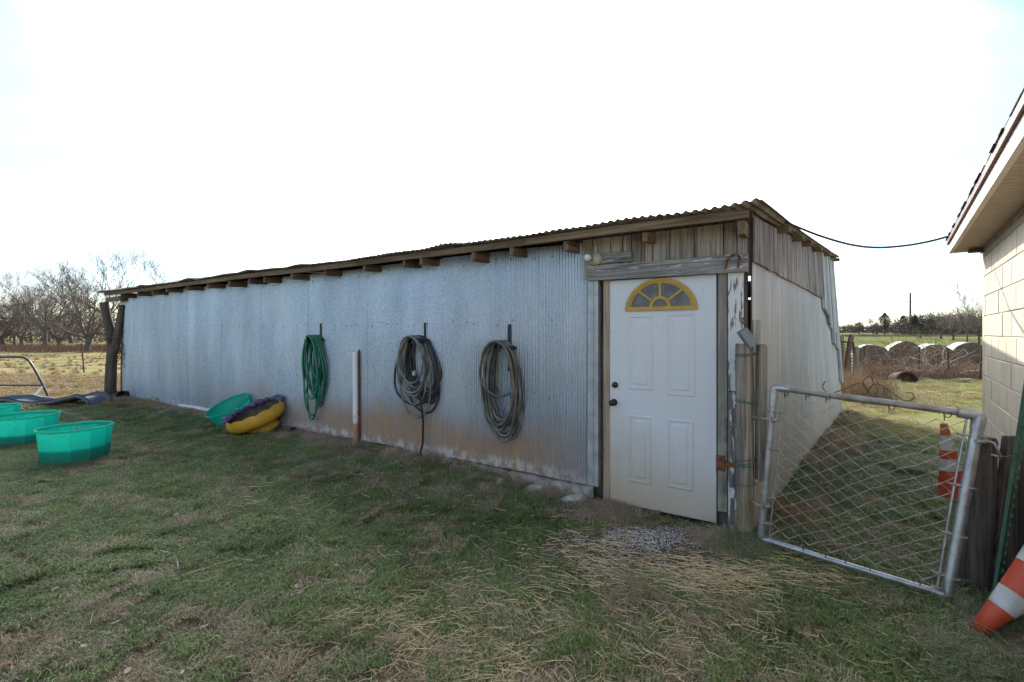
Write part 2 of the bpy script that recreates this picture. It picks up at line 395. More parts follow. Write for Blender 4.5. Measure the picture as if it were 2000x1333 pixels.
M['soil'] = simple('dry_soil', (.10,.07,.05), .95, c2=(.04,.028,.02), scale=20, bmp=.8)
m, t, b = mat('yellow_tire_paint'); p = pos(t)
c = ramp(t, noi(t, p, 6, 6), [(.3, (.50,.26,.02)), (.65, (.66,.37,.03))]); c = mixc(t, mrange(t, noi(t, mapp(t, p, (1,1,2.6)), 13, 7, .7), .66, .70, 0, .8), c, (.09,.05,.03))
t.links.new(c, b.inputs["Base Color"]); b.inputs["Roughness"].default_value = .5; M['tire'] = m
M['purple'] = simple('purple_paint', (.115,.085,.21), .7, c2=(.05,.038,.08), scale=14)
M['rubber_in'] = simple('old_rubber', (.10,.07,.045), .85, c2=(.035,.028,.028), scale=9, bmp=.4)
M['orange'] = simple('cone_orange', (.62,.085,.035), .5, c2=(.50,.07,.03), scale=9)
M['orange_old'] = simple('faded_cone_orange', (.50,.15,.055), .6, c2=(.36,.11,.045), scale=9)
M['reflect'] = simple('white_reflective_band', (.62,.62,.60), .35, c2=(.45,.44,.42), scale=12)
M['tpost'] = simple('green_post_paint', (.055,.14,.085), .55, c2=(.035,.09,.06), scale=16)
M['slide'] = simple('grey_slide_plastic', (.085,.10,.115), .4, scale=4)
M['pole_dark'] = simple('dark_painted_tube', (.03,.032,.035), .4, .3)
M['white_rod'] = simple('white_painted_tube', (.62,.62,.61), .45)
M['cable'] = simple('black_cable', (.025,.024,.024), .6)
M['steel_box'] = simple('blue_grey_steel', (.19,.24,.28), .5, .3)
M['cedar'] = simple('cedar_foliage', (.055,.072,.038), .9, c2=(.025,.034,.02), scale=1.2, bmp=0)
M['brush'] = simple('brown_brush', (.25,.155,.105), .95, c2=(.14,.085,.055), scale=2, bmp=0)
M['rust_dark'] = simple('dark_rusted_iron', (.11,.05,.033), .9, .1, c2=(.05,.028,.022), scale=12, bmp=.4)
M['drygrass'] = simple('dry_weeds', (.42,.31,.20), .95, c2=(.22,.14,.085), scale=3, bmp=0)
M['whitebranch'] = simple('bleached_branches', (.52,.47,.41), .8, scale=6)
m, t, b = mat('old_hay'); p = pos(t)
t.links.new(ramp(t, noi(t, mapp(t, p, (1,1,5)), 5, 6, .7), [(.3, (.07,.05,.038)), (.6, (.17,.125,.09)), (.8, (.26,.20,.15))]), b.inputs["Base Color"]); b.inputs["Roughness"].default_value = .95
bump(t, b, noi(t, p, 25, 5, .7), .8, .03); M['hay'] = m
m, t, b = mat('net_wrap'); p = pos(t)
t.links.new(ramp(t, noi(t, mapp(t, p, (2,2,9)), 3, 5, .6), [(.35, (.16,.20,.145)), (.55, (.30,.34,.27)), (.8, (.42,.44,.39))]), b.inputs["Base Color"]); b.inputs["Roughness"].default_value = .7; M['net'] = m
M['straw'] = simple('straw', (.72,.60,.36), .55, c2=(.50,.37,.17), scale=26, bmp=0)
M['leaf'] = simple('dead_leaves', (.25,.12,.065), .8, c2=(.20,.085,.04), scale=4, bmp=0)
M['leaf_pale'] = simple('pale_leaves', (.44,.37,.33), .8, c2=(.33,.26,.22), scale=4, bmp=0)
M['gravel'] = simple('white_gravel', (.62,.60,.57), .9, c2=(.42,.39,.35), scale=40, bmp=0)
# living and dead turf blades
def turf(name, stops, trans=.25):
    m, t, b = mat(name); p = pos(t)
    n = noi(t, p, 2.3, 4); n2 = noi(t, p, 60, 2); f = mth(t, 'ADD', mth(t, 'MULTIPLY', n, .40), mth(t, 'MULTIPLY', n2, .60))
    c = ramp(t, f, stops); t.links.new(c, b.inputs["Base Color"]); b.inputs["Roughness"].default_value = .6
    tr = nd(t, "ShaderNodeBsdfTranslucent"); t.links.new(c, tr.inputs[0]); ms = nd(t, "ShaderNodeMixShader"); ms.inputs[0].default_value = trans
    o_ = t.nodes["Material Output"]; t.links.new(b.outputs[0], ms.inputs[1]); t.links.new(tr.outputs[0], ms.inputs[2]); t.links.new(ms.outputs[0], o_.inputs[0]); return m
M['grass'] = turf('green_blades', [(.3, (.07,.12,.026)), (.5, (.135,.205,.048)), (.62, (.25,.33,.095)), (.74, (.50,.46,.22))])
M['thatch'] = turf('dead_blades', [(.3, (.22,.16,.10)), (.5, (.42,.32,.215)), (.7, (.62,.52,.38))])
M['longgrass'] = turf('long_blades', [(.3, (.10,.14,.06)), (.5, (.18,.22,.10)), (.7, (.36,.35,.21))])
M['sungrass'] = turf('sunny_blades', [(.3, (.19,.20,.055)), (.5, (.31,.30,.10)), (.7, (.46,.40,.19))])  # brighter lawn blades, sunlight beyond the shed shadow put into the colour
M['gold'] = turf('golden_dry_grass', [(.3, (.20,.13,.065)), (.5, (.32,.22,.11)), (.7, (.44,.33,.18))])
# ------------------------------------------------------------------ ground
m, t, b = mat('ground_surface'); p = pos(t); s = nd(t, "ShaderNodeSeparateXYZ"); t.links.new(p, s.inputs[0])
near = ramp(t, noi(t, p, 9, 7, .7), [(.3, (.075,.06,.035)), (.5, (.14,.115,.065)), (.7, (.24,.19,.12))])
lf = noi(t, mapp(t, p, (.25, .8, 1)), .8, 6, .65)
farL = ramp(t, lf, [(.3, (.12,.135,.04)), (.46, (.20,.18,.07)), (.6, (.28,.22,.11)), (.75, (.34,.26,.15))])
farR = ramp(t, noi(t, mapp(t, p, (.5, 1.1, 1)), .6, 7, .7), [(.3, (.13,.15,.045)), (.5, (.21,.22,.075)), (.7, (.30,.265,.12))])
farR2 = ramp(t, noi(t, mapp(t, p, (.08, .3, 1)), .6, 6, .7), [(.35, (.085,.105,.028)), (.6, (.125,.135,.04)), (.75, (.17,.155,.06))])
farR = mixc(t, mrange(t, s.outputs[1], 20, 28, 0, 1), farR, farR2)
far = mixc(t, mrange(t, s.outputs[0], -2, 2, 0, 1), farL, farR)
dist = nd(t, "ShaderNodeVectorMath", operation='LENGTH'); t.links.new(p, dist.inputs[0])
fr_ = mrange(t, dist.outputs["Value"], 9.0, 13.0, 0, 1)
c = mixc(t, fr_, near, far)
c = mixc(t, mrange(t, dist.outputs["Value"], 80, 200, 0, .5), c, (.17, .16, .09))
# worn earth in front of the door, and trodden patches
def spot(cx, cy, rx, ry, amt, c, col):
    d = nd(t, "ShaderNodeVectorMath", operation='LENGTH')
    t.links.new(mapp(t, p, (1/rx, 1/ry, 0), loc=(-cx/rx, -cy/ry, 0)), d.inputs[0])
    e = mth(t, 'ADD', d.outputs["Value"], mrange(t, noi(t, p, 5, 5), 0, 1, -.5, .5))
    return mixc(t, mrange(t, e, 1.15, .7, 0, amt), c, col)
c = spot(1.1, 3.4, .95, .55, .9, c, (.16,.12,.085))
t.links.new(c, b.inputs["Base Color"]); b.inputs["Roughness"].default_value = 1.0; b.inputs["Specular IOR Level"].default_value = .03
bump(t, b, noi(t, p, 30, 6, .7), .7, .02)
xs = sorted(set([round(v, 3) for v in list(np.arange(-16, 14, .2)) + list(np.arange(-60, 61, 3.0)) + [-1500,-900,-500,-250,-120,120,250,500,900,1500]]))
ys = sorted(set([round(v, 3) for v in list(np.arange(-4, 16, .2)) + list(np.arange(16, 60, 2.0)) + [-600,-200,-60,-20,-8,80,120,200,350,600,1000,1800]]))
g = MB(); nx = len(xs)
g.add([(x, y, gz(x, y)) for y in ys for x in xs], [(j*nx+i, j*nx+i+1, (j+1)*nx+i+1, (j+1)*nx+i) for j in range(len(ys)-1) for i in range(nx-1)], True)
tag(g.build('ground', m, origin=(0,0,0)), kind='structure')

# ------------------------------------------------------------------ the metal shed
shed = empty('metal_shed', C0, 'long low corrugated metal shed with a white door and weathered plank eaves', 'shed')
AL = 12.86
# foundation strip
fm = MB(); na = 260; prf = [(.06,-.15), (.055,.04), (.045,.10), (.03,.14), (-.02,.155), (-.14,.155)]; vs = []
for i in range(na+1):
    a_ = 1.30 + (AL-1.30)*i/na
    for k_, (o_, z_) in enumerate(prf):
        q_ = noise.noise(Vector((a_*3.5, k_*.7, 0)))*.03 + noise.noise(Vector((a_*14, k_*1.9, 4)))*.018
        vs.append(FP(a_, o_+q_*(k_ > 0), z_+q_*.8*(0 < k_ < 5)))
K_ = len(prf)
fm.add(vs, [(i*K_+k, (i+1)*K_+k, (i+1)*K_+k+1, i*K_+k+1) for i in range(na) for k in range(K_-1)])
fm.build('foundation', M['concrete'], shed)
# front corrugated sheets
def corr(fr, a0, a1, z0, z1, pitch, amp, seg=6, nz=5, base=0.0, warp=0.0, ragged=0.0, seed=0):
    n = max(2, int((a1-a0)/pitch*seg)); vs = []
    for j in range(nz+1):
        for i in range(n+1):
            a = a0 + (a1-a0)*i/n; zt = z1(a) if callable(z1) else z1; zb = z0(a) if callable(z0) else z0
            z = zb + (zt-zb)*j/nz
            if j == 0 and ragged: z += ragged*noise.noise(Vector((a*3, seed, 0)))
            o = base + amp*math.sin(2*math.pi*a/pitch) + warp*noise.noise(Vector((a*.7, z*.8, seed*1.7))) 
            vs.append(fr(a, o, z))
    fs = [(j*(n+1)+i, j*(n+1)+i+1, (j+1)*(n+1)+i+1, (j+1)*(n+1)+i) for j in range(nz) for i in range(n)]
    return MB().add(vs, fs, True)
a_edge = Fz(1171, 950)[0]
rr = random.Random(5)
a = a_edge; k = 0; sw = .64
while a < AL - .05:
    a1 = min(a + sw, AL)
    corr(FP, a, a1+.02, .165+rr.uniform(-.015,.012), 2.45+rr.uniform(-.012,.012), .032, .0085, 6, 5, .001*(k % 2)+.01, .016, .012, 1).build('corrugated_sheet', M['galv'], shed)
    a = a1; k += 1
# nail heads
nb = MB()
for z0 in (2.36, 1.70, .97):
    a = a_edge+.08
    while a < AL-.1:
        p0 = FP(a, .026, z0+rr.uniform(-.03,.03)); nb.lathe(p0, [(.009,0),(.006,.004),(.0001,.005)], 6, NF)
        a += rr.choice((.096, .19, .29, .42))*rr.uniform(.9, 1.1)
tag(nb.build('nail_heads', M['rust'], shed), kind='stuff')
# bright corner flashing beside the door
a0f, a1f = Fz(1171, 700)[0], Fz(1150, 700)[0]
f = MB(); f.box(FP, a0f, a0f+.012, -.05, .035, .17, 2.09, .002); f.box(FP, a0f+.012, a1f, .026, .032, .17, 2.09, .002)
f.tube([FP(a0f+.05, .034, .2), FP(a0f+.052, .034, 1.2), FP(a0f+.05, .034, 2.08)], .009, 8)
f.build('corner_flashing', M['flashing'], shed)

# eave timbers
def fas(a): return .003*math.sin(a*2.1)+.006*math.sin(a*.9+1)
segs = [(-.02, 1.9), (1.905, 4.3), (4.305, 7.4), (7.405, 10.2), (10.205, 12.95)]
for i, (a0, a1) in enumerate(segs):
    mbx = MB(); n = 6
    for j in range(n):
        b0 = a0+(a1-a0)*j/n; b1 = a0+(a1-a0)*(j+1)/n
        q = []
        for z_ in (2.432, 2.494):
            for (aa, o) in ((b0,.268),(b1,.268),(b1,.306),(b0,.306)):
                q.append(FP(aa, o, z_+fas(aa)))
        mbx.hexa(q)
    mbx.build('eave_board', M['eave'], shed)
def rafter(a, wd=.042, drop=.0, tip=.30, lo=2.345, mt='rafter'):
    q = []
    for (zz0) in (0, 1):
        for (aa, o) in ((a-wd/2, -.5), (a+wd/2, -.5), (a+wd/2, tip-.008), (a-wd/2, tip-.008)):
            q.append(FP(aa, o, (lo-drop if zz0 == 0 else 2.431) + (-.5 > o-.01)*.055*1 - 0))
    MB().hexa(q).build('rafter', M[mt], shed, bevel=.004)
rafs = []
for px in (1130, 1028, 955, 856, 822, 745, 669, 606, 551, 522, 483, 440, 400, 359, 330, 300, 268):
    rafs.append(Fz(px, 500)[0])
for i, a in enumerate(rafs): rafter(a, .044, rr.uniform(-.012, .012), .30 + rr.uniform(-.015,.0))
rafter(Fz(1276, 450)[0], .045, -.01, .26)
# corner rafter block
rafter(.035, .05, .02, .285)
# lower beam and board at the far left end
MB().box(FP, AL-.45, AL+.42, .14, .19, 2.30, 2.40, .004).build('end_beam', M['eave'], shed)
MB().box(FP, AL-.02, AL+.05, -.10, .02, .15, 2.40, .006).build('corner_post', M['rafter'], shed)

# roof sheets
def RP(a, t_, h=0.0):
    p = C0 + U*a + WS*t_
    return Vector((p.x, p.y, 2.537 + .0797*t_ + h + .035*math.exp(-((a+.16)/.22)**2)*max(0, 1-(t_+.36)/2.0)))
def roof_sheet(a0, a1, seed, lift=0.0, mtl='roof'):
    n = int((a1-a0)/.068*8); nt_ = 14; vs = []; T0 = -.36 + rr.uniform(-.02,.02)
    for j in range(nt_+1):
        t_ = T0 + (7.62-T0)*(j/nt_)
        for i in range(n+1):
            u_ = i/n; a = a0 + (a1-a0)*u_
            aa = a + (.2*(t_+.36)/8 if a0 < .3 else 0)*(1-u_ if a0 < .3 else 0)
            h = .0095*math.sin(2*math.pi*a/.068) + .012*noise.noise(Vector((a*1.2, t_*.8, 5)))
            h += lift*math.exp(-((u_-.5)/.35)**2)*max(0, 1-j/3) 
            h += fas(a)
            vs.append(RP(aa, t_, h + (.006 if seed % 2 else 0)))
    fs = [(j*(n+1)+i, j*(n+1)+i+1, (j+1)*(n+1)+i+1, (j+1)*(n+1)+i) for j in range(nt_) for i in range(n)]
    return MB().add(vs, fs, True).build('roof_sheet', M[mtl], shed, solid=.0015)
a = -.16; k = 0
while a < 13.2:
    a1 = min(a+.66, 13.25)
    lf_ = {7: 0.0}.get(k, 0.0)
    roof_sheet(a, a1+.03, k, {4: .035, 10: .03, 13: .035, 16: .04, 8: .025}.get(k, rr.uniform(0, .012)))
    a = a1; k += 1
# purlins showing under the gable overhang
for t_ in (1.0, 1.95, 2.75, 3.9, 5.3, 6.6, 7.45):
    q = []
    for h in (-.085, -.022):
        for (aa, tt) in ((-.14+.025*t_, t_-.05), (3.2, t_-.05), (3.2, t_+.05), (-.14+.025*t_, t_+.05)):
            q.append(RP(aa, tt, h))
    MB().hexa(q).build('purlin', M['eave'], shed, bevel=.004)

# planks above the door
pxs = [1139, 1165, 1194, 1217, 1235, 1260.5, 1276, 1309, 1356, 1413.5, 1440, 1461]
for i in range(len(pxs)-1):
    a0 = Fz(pxs[i], 450)[0]; a1 = Fz(pxs[i+1], 450)[0]
    lo = 2.10 if i != 5 else 2.11
    g_ = .004
    MB().quadbox(FP, [(a1+g_, lo), (a0-g_*rr.random(), lo+rr.uniform(-.01,.01)), (a0-g_, 2.475), (a1+g_, 2.475)], rr.uniform(-.012,-.004), .012+rr.uniform(0,.01), .002).build('plank', M['plank'], shed, bevel=.002)
MB().box(FP, -.01, 1.6, -.06, -.02, 2.05, 2.60).build('backing_board', M['post_dark'], shed)
# header beam with slight slant
aL, zl0 = Fz(1147, 549, .06); _, zl1 = Fz(1147, 521, .06); aR, zr0 = Fz(1461, 531, .06); _, zr1 = Fz(1461, 495, .06)
hm = MB(); n = 8; rh = random.Random(2)
for i in range(n):
    f0, f1 = i/n, (i+1)/n
    A = [(aL+(aR-aL)*f0, zl0+(zr0-zl0)*f0), (aL+(aR-aL)*f1, zl0+(zr0-zl0)*f1), (aL+(aR-aL)*f1, zl1+(zr1-zl1)*f1), (aL+(aR-aL)*f0, zl1+(zr1-zl1)*f0)]
    hm.quadbox(FP, A, .024, .064)
hm.build('header_board', M['header'], shed)
aL2, z0_ = Fz(1174, 517, .05); aR2, z1_ = Fz(1233, 491, .05); _, z0r = Fz(1233, 511, .05); _, z1l = Fz(1174, 495, .05)
MB().quadbox(FP, [(aL2, z0_+.012), (aR2, z0r), (aR2, z1_), (aL2, z1l)], .024, .05).build('short_board', M['header'], shed, bevel=.002)

# door opening: jambs and trim
a0, a1 = Fz(1191, 700)[0], Fz(1179, 700)[0]
MB().box(FP, a0-.004, a1, -.05, .012, .0, 2.10).build('door_jamb', M['jamb'], shed, bevel=.003)
a0, a1 = Fz(1422, 700)[0], Fz(1401, 700)[0]
MB().box(FP, a0+.003, a1-.006, -.02, .022, .155, 2.10, .002).build('trim_board', M['trim_grey'], shed, bevel=.003)
a00 = Fz(1453, 700)[0]
zsp = Fz(1435, 765)[1]
MB().box(FP, a00, a0-.003, -.01, .028, zsp+.004, 2.105, .002).build('trim_board', M['trim_white'], shed, bevel=.003)
MB().quadbox(FP, [(a00, .0), (a0-.003, .03), (a0-.003, zsp-.002), (a00, zsp-.002)], -.012, .022, .002).build('trim_board', M['trim_peeled'], shed, bevel=.003)
MB().box(FP, Fz(1459, 700)[0], a00+.02, -.09, -.013, .0, 2.47, .002).build('corner_stud', M['post_dark'], shed)
# dark inside return beside the metal
MB().box(FP, a1f-.15, a1f+.06, -.16, -.06, .05, 2.1).build('gap_backing', M['post_dark'], shed)

MB().box(FP, .13, .27, -.11, -.04, 0, 2.2).build('gap_backing', M['post_dark'], shed)  # unseen board added to block daylight leaking between door and trim
# the door
DPX = lambda px, py: Fz(px, py, 0.0)
door = None
da0, da1 = .244, 1.156
dm = MB(); dm.box(FP, da0, da1, -.035, .006, .047, 2.076)
door = dm.build('door', M['door'], shed, bevel=.003)
def panel(a0, a1, z0, z1):
    mb = MB()
    rings = [(0, .0065), (.006, .012), (.018, .0125), (.026, .004), (.04, .0035), (.055, .011), (.062, .0115)]
    vs = []
    for (ins, o) in rings:
        for (a, z) in ((a0+ins, z0+ins), (a1-ins, z0+ins), (a1-ins, z1-ins), (a0+ins, z1-ins)): vs.append(FP(a, o, z))
    fs = []
    for i in range(len(rings)-1):
        for k in range(4): fs.append((i*4+k, (i+1)*4+k, (i+1)*4+(k+1)%4, i*4+(k+1)%4))
    fs.append(tuple(range((len(rings)-1)*4, len(rings)*4)))
    return mb.add(vs, fs).build('panel', M['door'], door)
for (x0, x1, y0, y1) in ((1227, 1276, 616, 762), (1304, 1359, 612, 774), (1227, 1272, 812, 944), (1303, 1355, 820, 956)):
    xm = (x0+x1)/2
    panel(Fz(x1, 700)[0]+0, Fz(x0, 700)[0], Fz(xm, y1)[1], Fz(xm, y0)[1])
# fan light
fa0, fa1 = Fz(1363, 600)[0], Fz(1223, 600)[0]; fc = (fa0+fa1)/2; frx = (fa1-fa0)/2; fz0 = 1.80; frz = .272
def arc(rx, rz, o, n=26, z0=fz0): return [FP(fc + rx*math.cos(math.pi*i/n), o, z0 + rz*math.sin(math.pi*i/n)) for i in range(n+1)]
win = MB()
n = 26
for (r0, r1, o) in ((1.0, .90, .026), (.90, .84, .020)):
    A = arc(frx*r0, frz*r0, o, n); B = arc(frx*r1, frz*r1, o, n); A2 = arc(frx*r0, frz*r0, .006, n); B2 = arc(frx*r1, frz*r1, .004, n)
    b0 = len(win.v); win.v += [tuple(v) for v in A+B+A2+B2]; K = n+1
    for i in range(n):
        for f_ in ((i, i+1, K+i+1, K+i), (2*K+i, 2*K+i+1, i+1, i), (K+i, K+i+1, 3*K+i+1, 3*K+i)):
            win.f.append(tuple(b0+q for q in f_)); win.sm.append(False)
win.box(FP, fa0, fa1, .005, .027, fz0-.008, fz0+.026)
win = win.build('window_frame', M['yellow'], door, bevel=.002)
gl = MB(); pts = arc(frx*.88, frz*.88, .010, n); gl.add(pts + [FP(fc, .010, fz0)], [(i, i+1, n+1) for i in range(n)])
gl.build('pane', M['glass'], door)
mu = MB(); ri = .27
for i in range(n//2*2):
    t0, t1 = math.pi*i/n, math.pi*(i+1)/n
    q = []
    for o in (.010, .021):
        for (rr_, tt) in ((ri-.06, t0), (ri-.06, t1), (ri+.03, t1), (ri+.03, t0)):
            q.append(FP(fc+frx*rr_*math.cos(tt), o, fz0+.02+frz*(rr_+.05)*math.sin(tt)))
    mu.hexa(q)
mu.build('muntin', M['yellow'], door)
for ang in (44, 90, 136):
    th = math.radians(ang); cx, cz = math.cos(th), math.sin(th); w_ = .0095
    q = []
    for o in (.011, .022):
        for (r_, sgn) in ((ri, -1), (ri, 1), (.87, 1), (.87, -1)):
            q.append(FP(fc + frx*r_*cx - sgn*w_*cz, o, fz0 + .015*(r_ < .5) + frz*(r_+.02)*cz + sgn*w_*cx))
    MB().hexa(q).build('muntin', M['yellow'], door)
# knob and bolt
ka, kz = Fz(1200, 786); ba, bz = Fz(1202, 752)
mb = MB().lathe(FP(ka, .006, kz), [(.032,0),(.032,.006),(.014,.012),(.012,.035),(.024,.042),(.028,.055),(.026,.068),(.012,.076),(.0001,.077)], 18, NF)
mb.build('door_knob', M['bronze'], door)
MB().lathe(FP(ba, .006, bz), [(.028,0),(.027,.016),(.020,.022),(.0001,.023)], 18, NF).build('deadbolt', M['bronze'], door)
sc_ = MB()
rs = random.Random(4)
for (cx, cy, n_) in ((1198, 655, 9), (1203, 690, 6), (1240, 622, 2), (1289, 640, 5), (1285, 627, 2), (1362, 606, 3), (1219, 610, 3), (1262, 905, 2)):
    for i in range(n_):
        a, z = Fz(cx+rs.uniform(-7,7), cy+rs.uniform(-9,9)); th = rs.uniform(0,3.1); l = rs.uniform(.004,.013); w_ = .0014
        dx, dz = math.cos(th), math.sin(th)
        sc_.add([FP(a-l*dx, .0069, z-l*dz), FP(a+w_*dz, .0069, z-w_*dx), FP(a+l*dx, .0069, z+l*dz), FP(a-w_*dz, .0069, z+w_*dx)], [(0,1,2,3)])
sc_.build('scuff_marks', M['scuff'], door)["kind"] = 'stuff'
# hinge
ha, hz0 = Fz(1399, 919, .03); _, hz1 = Fz(1399, 889, .03); ha2 = Fz(1414, 900, .03)[0]; ha3, hz3 = Fz(1444, 908, .035)
h = MB(); h.box(FP, ha2, ha, .0235, .029, hz0, hz1); hz = (hz0+hz1)/2
h.quadbox(FP, [(ha3, hz-.012), (ha2, hz-.028), (ha2, hz+.026), (ha3, hz+.008)], .031, .036)
h.tube([FP(ha2, .034, hz0), FP(ha2, .034, hz1)], .008, 8)
h.build('door_hinge', M['rust'], shed)

# horseshoe nailed on the header
hs = MB(); a_, z_ = Fz(1432, 513, .07); pts = []; rad = []
for i in range(17):
    th = math.radians(-12 + 204*i/16); x_, y_ = .046*math.cos(th), .052*math.sin(th)
    pts.append(FP(a_ - (x_ + .25*y_), .071, z_ + y_ + .008)); rad.append(.0135)
pts = [pts[0] + Vector((-.012,0,-.048))] + pts + [pts[-1] + Vector((-.006,0,-.045))]; rad = [.011] + rad + [.011]
tag(hs.tube(pts, rad, 6, flat=.6).build('horseshoe', M['rust'], origin=FP(a_, .07, z_)), 'rusty horseshoe nailed open end down on the grey board above the door', 'horseshoe')
# lamp holder
la, lz = Fz(1161, 506, .07)
lamp = empty('bulb_lamp', FP(la, .03, lz), 'round porcelain lamp holder with a bare white bulb on the wall above the door', 'lamp')
ldir = (NF*1 + U*.25).normalized()
MB().lathe(FP(la, .066, lz), [(.058,-.035),(.058,0),(.055,.01),(.03,.022),(.028,.045),(.024,.05)], 24, ldir).build('lamp_holder', M['porcelain'], lamp)
MB().lathe(FP(la, .066, lz)+ldir*.045, [(.014,0),(.016,.02),(.030,.045),(.033,.06),(.030,.078),(.018,.09),(.0001,.095)], 18, ldir).build('bulb', M['bulb'], lamp)

# ------------------------------------------------------------------ side wall
k = 0; t_ = 0.02
while t_ < 7.44:
    t1 = min(t_+.66, 7.44)
    corr(SP, t_, t1+.02, (lambda q: .03), (lambda q: 2.2), .10, .012, 8, 6, .0, .007, .02, 40).build('corrugated_sheet', M['galv_side'], shed)
    t_ = t1; k += 1
rr = random.Random(11)
ts = [0.0]
for wd in (.15, .17, .22, .24, .22, .26, .28, .24, .36, .26, .28, .30, .30, .34, .36, .32, .34, .32): ts.append(ts[-1] + wd*5.05/4.96*1.0)
sc_t = 5.03/ts[-1]
for i in range(len(ts)-1):
    a0, a1 = ts[i]*sc_t, ts[i+1]*sc_t
    lo = 2.155 + rr.uniform(-.005,.005)
    top0 = 2.507 + .0797*a0; top1 = 2.507 + .0797*a1
    MB().quadbox(SP, [(a0+.009, lo), (a1-.009, lo+rr.uniform(-.003,.003)), (a1-.009+rr.uniform(-.006,.006), top1), (a0+.009, top0)], .016, .032+rr.uniform(0,.008), .002).build('plank', M['plank_red'], shed, bevel=.002)
# ragged silver planks at the far end
bots = [2.0, 1.93, 1.78, 1.70, 1.40, 1.62, 1.30, .62]; t_ = 5.04
for i, lo in enumerate(bots):
    a1 = t_ + .31; gpp = .012 if i != 4 else .05
    top0 = 2.505 + .0797*t_ 
    sl = rr.uniform(-.03,.03)
    MB().quadbox(SP, [(t_+gpp, lo), (a1-.006, lo-.05), (a1-.006+sl, top0+.02), (t_+.006+sl+gpp*.2, top0)], .016, .045+rr.uniform(0,.02), .003).build('plank', M['plank_grey'], shed, bevel=.002)
    t_ = a1
# back wall: open slit under the roof near the corner
def BP(a, o, z): p = C0 + WS*7.44 + U*a + NF*-o; return Vector((p.x, p.y, z))
MB().box(BP, .2, 4.5, -.03, 0, 0, 2.33).build('back_wall', M['post_dark'], shed)
MB().box(BP, .2, 4.5, -.03, 0, 2.37, 2.74).build('back_wall', M['post_dark'], shed)
MB().box(BP, 4.5, AL, -.03, 0, 0, 3.15).build('back_wall', M['post_dark'], shed)
def LP(t_, o, z): p = C0 + WS*t_ + U*AL + U*-o; return Vector((p.x, p.y, z))
MB().quadbox(LP, [(0, 0), (7.44, 0), (7.44, 3.12), (0, 2.5)], 0, .03).build('end_wall', M['post_dark'], shed)
# old boards inside the front corner, seen through the gap
MB().box(SP, .12, .2, -.30, -.26, 0, 1.45).build('inner_board', M['trim_grey'], shed)

# stones and pipe ends along the foot
def rock(mb, c, r, sx=1, sy=1, sz=1, seed=0, n=8):
    vs = []; fs = []
    for j in range(n//2+1):
        ph = math.pi*j/(n//2)
        for i in range(n):
            th = 2*math.pi*i/n
            d = Vector((math.sin(ph)*math.cos(th), math.sin(ph)*math.sin(th), math.cos(ph)))
            q = r*(1+.28*noise.noise(d*1.6+Vector((seed*3.1, seed, 0))))
            vs.append(Vector(c)+Vector((d.x*sx*q, d.y*sy*q, d.z*sz*q)))
    for j in range(n//2):
        for i in range(n): fs.append((j*n+i, j*n+(i+1)%n, (j+1)*n+(i+1)%n, (j+1)*n+i))
    return mb.add(vs, fs, True)
for i, (px, Y, r, lb) in enumerate(((1122, 4.28, .14, 'pale rough stone beside the shed door, at the end of the metal wall'), (1045, 4.50, .11, 'low pale stone in the grass along the wall, left of the larger one'), (975, 4.66, .09, 'small flat pale stone at the foot of the wall under the rightmost hose'))):
    x = ray(px)*Y
    tag(rock(MB(), (x, Y, gz(x, Y)+.0), r, 1.0, .8, .62, i, 12).build('stone', M['stone'], origin=(x, Y, gz(x,Y))), lb, 'stone')
# ------------------------------------------------------------------ hoses and hangers
def hanger(name_label, px, ytop, tip_px, tip_py, seed):
    a, zt = Fz(px, ytop, .03); ta, tz = Fz(tip_px, tip_py, .26)
    root = empty('hose_hanger', FP(a, .03, zt), name_label, 'hanger')
    MB().box(FP, a-.016, a+.016, .024, .034, tz-.25, zt).build('back_bar', M['iron'], root, bevel=.002)
    mb = MB()
    arch = []
    for i in range(9):
        th = math.pi*(.05 + .9*i/8); arch.append((a+.10*math.cos(th), tz-.03+.055*math.sin(th)))
    for i in range(8):
        (x0, z0), (x1, z1) = arch[i], arch[i+1]
        q = []
        for (x, z, o) in ((x0,z0,.034),(x1,z1,.034),(x1,z1,.22),(x0,z0,.22),(x0,z0+.006,.034),(x1,z1+.006,.034),(x1,z1+.006,.22),(x0,z0+.006,.22)): q.append(FP(x, o, z))
        mb.hexa(q)
    mb.build('saddle', M['iron'], root)
    MB().quadbox(FP, [(a-.018, tz-.04), (a+.018, tz-.04), (a+.018, tz+.055), (a-.018, tz+.055)], .218, .228).build('front_lip', M['iron'], root)
    return a, tz
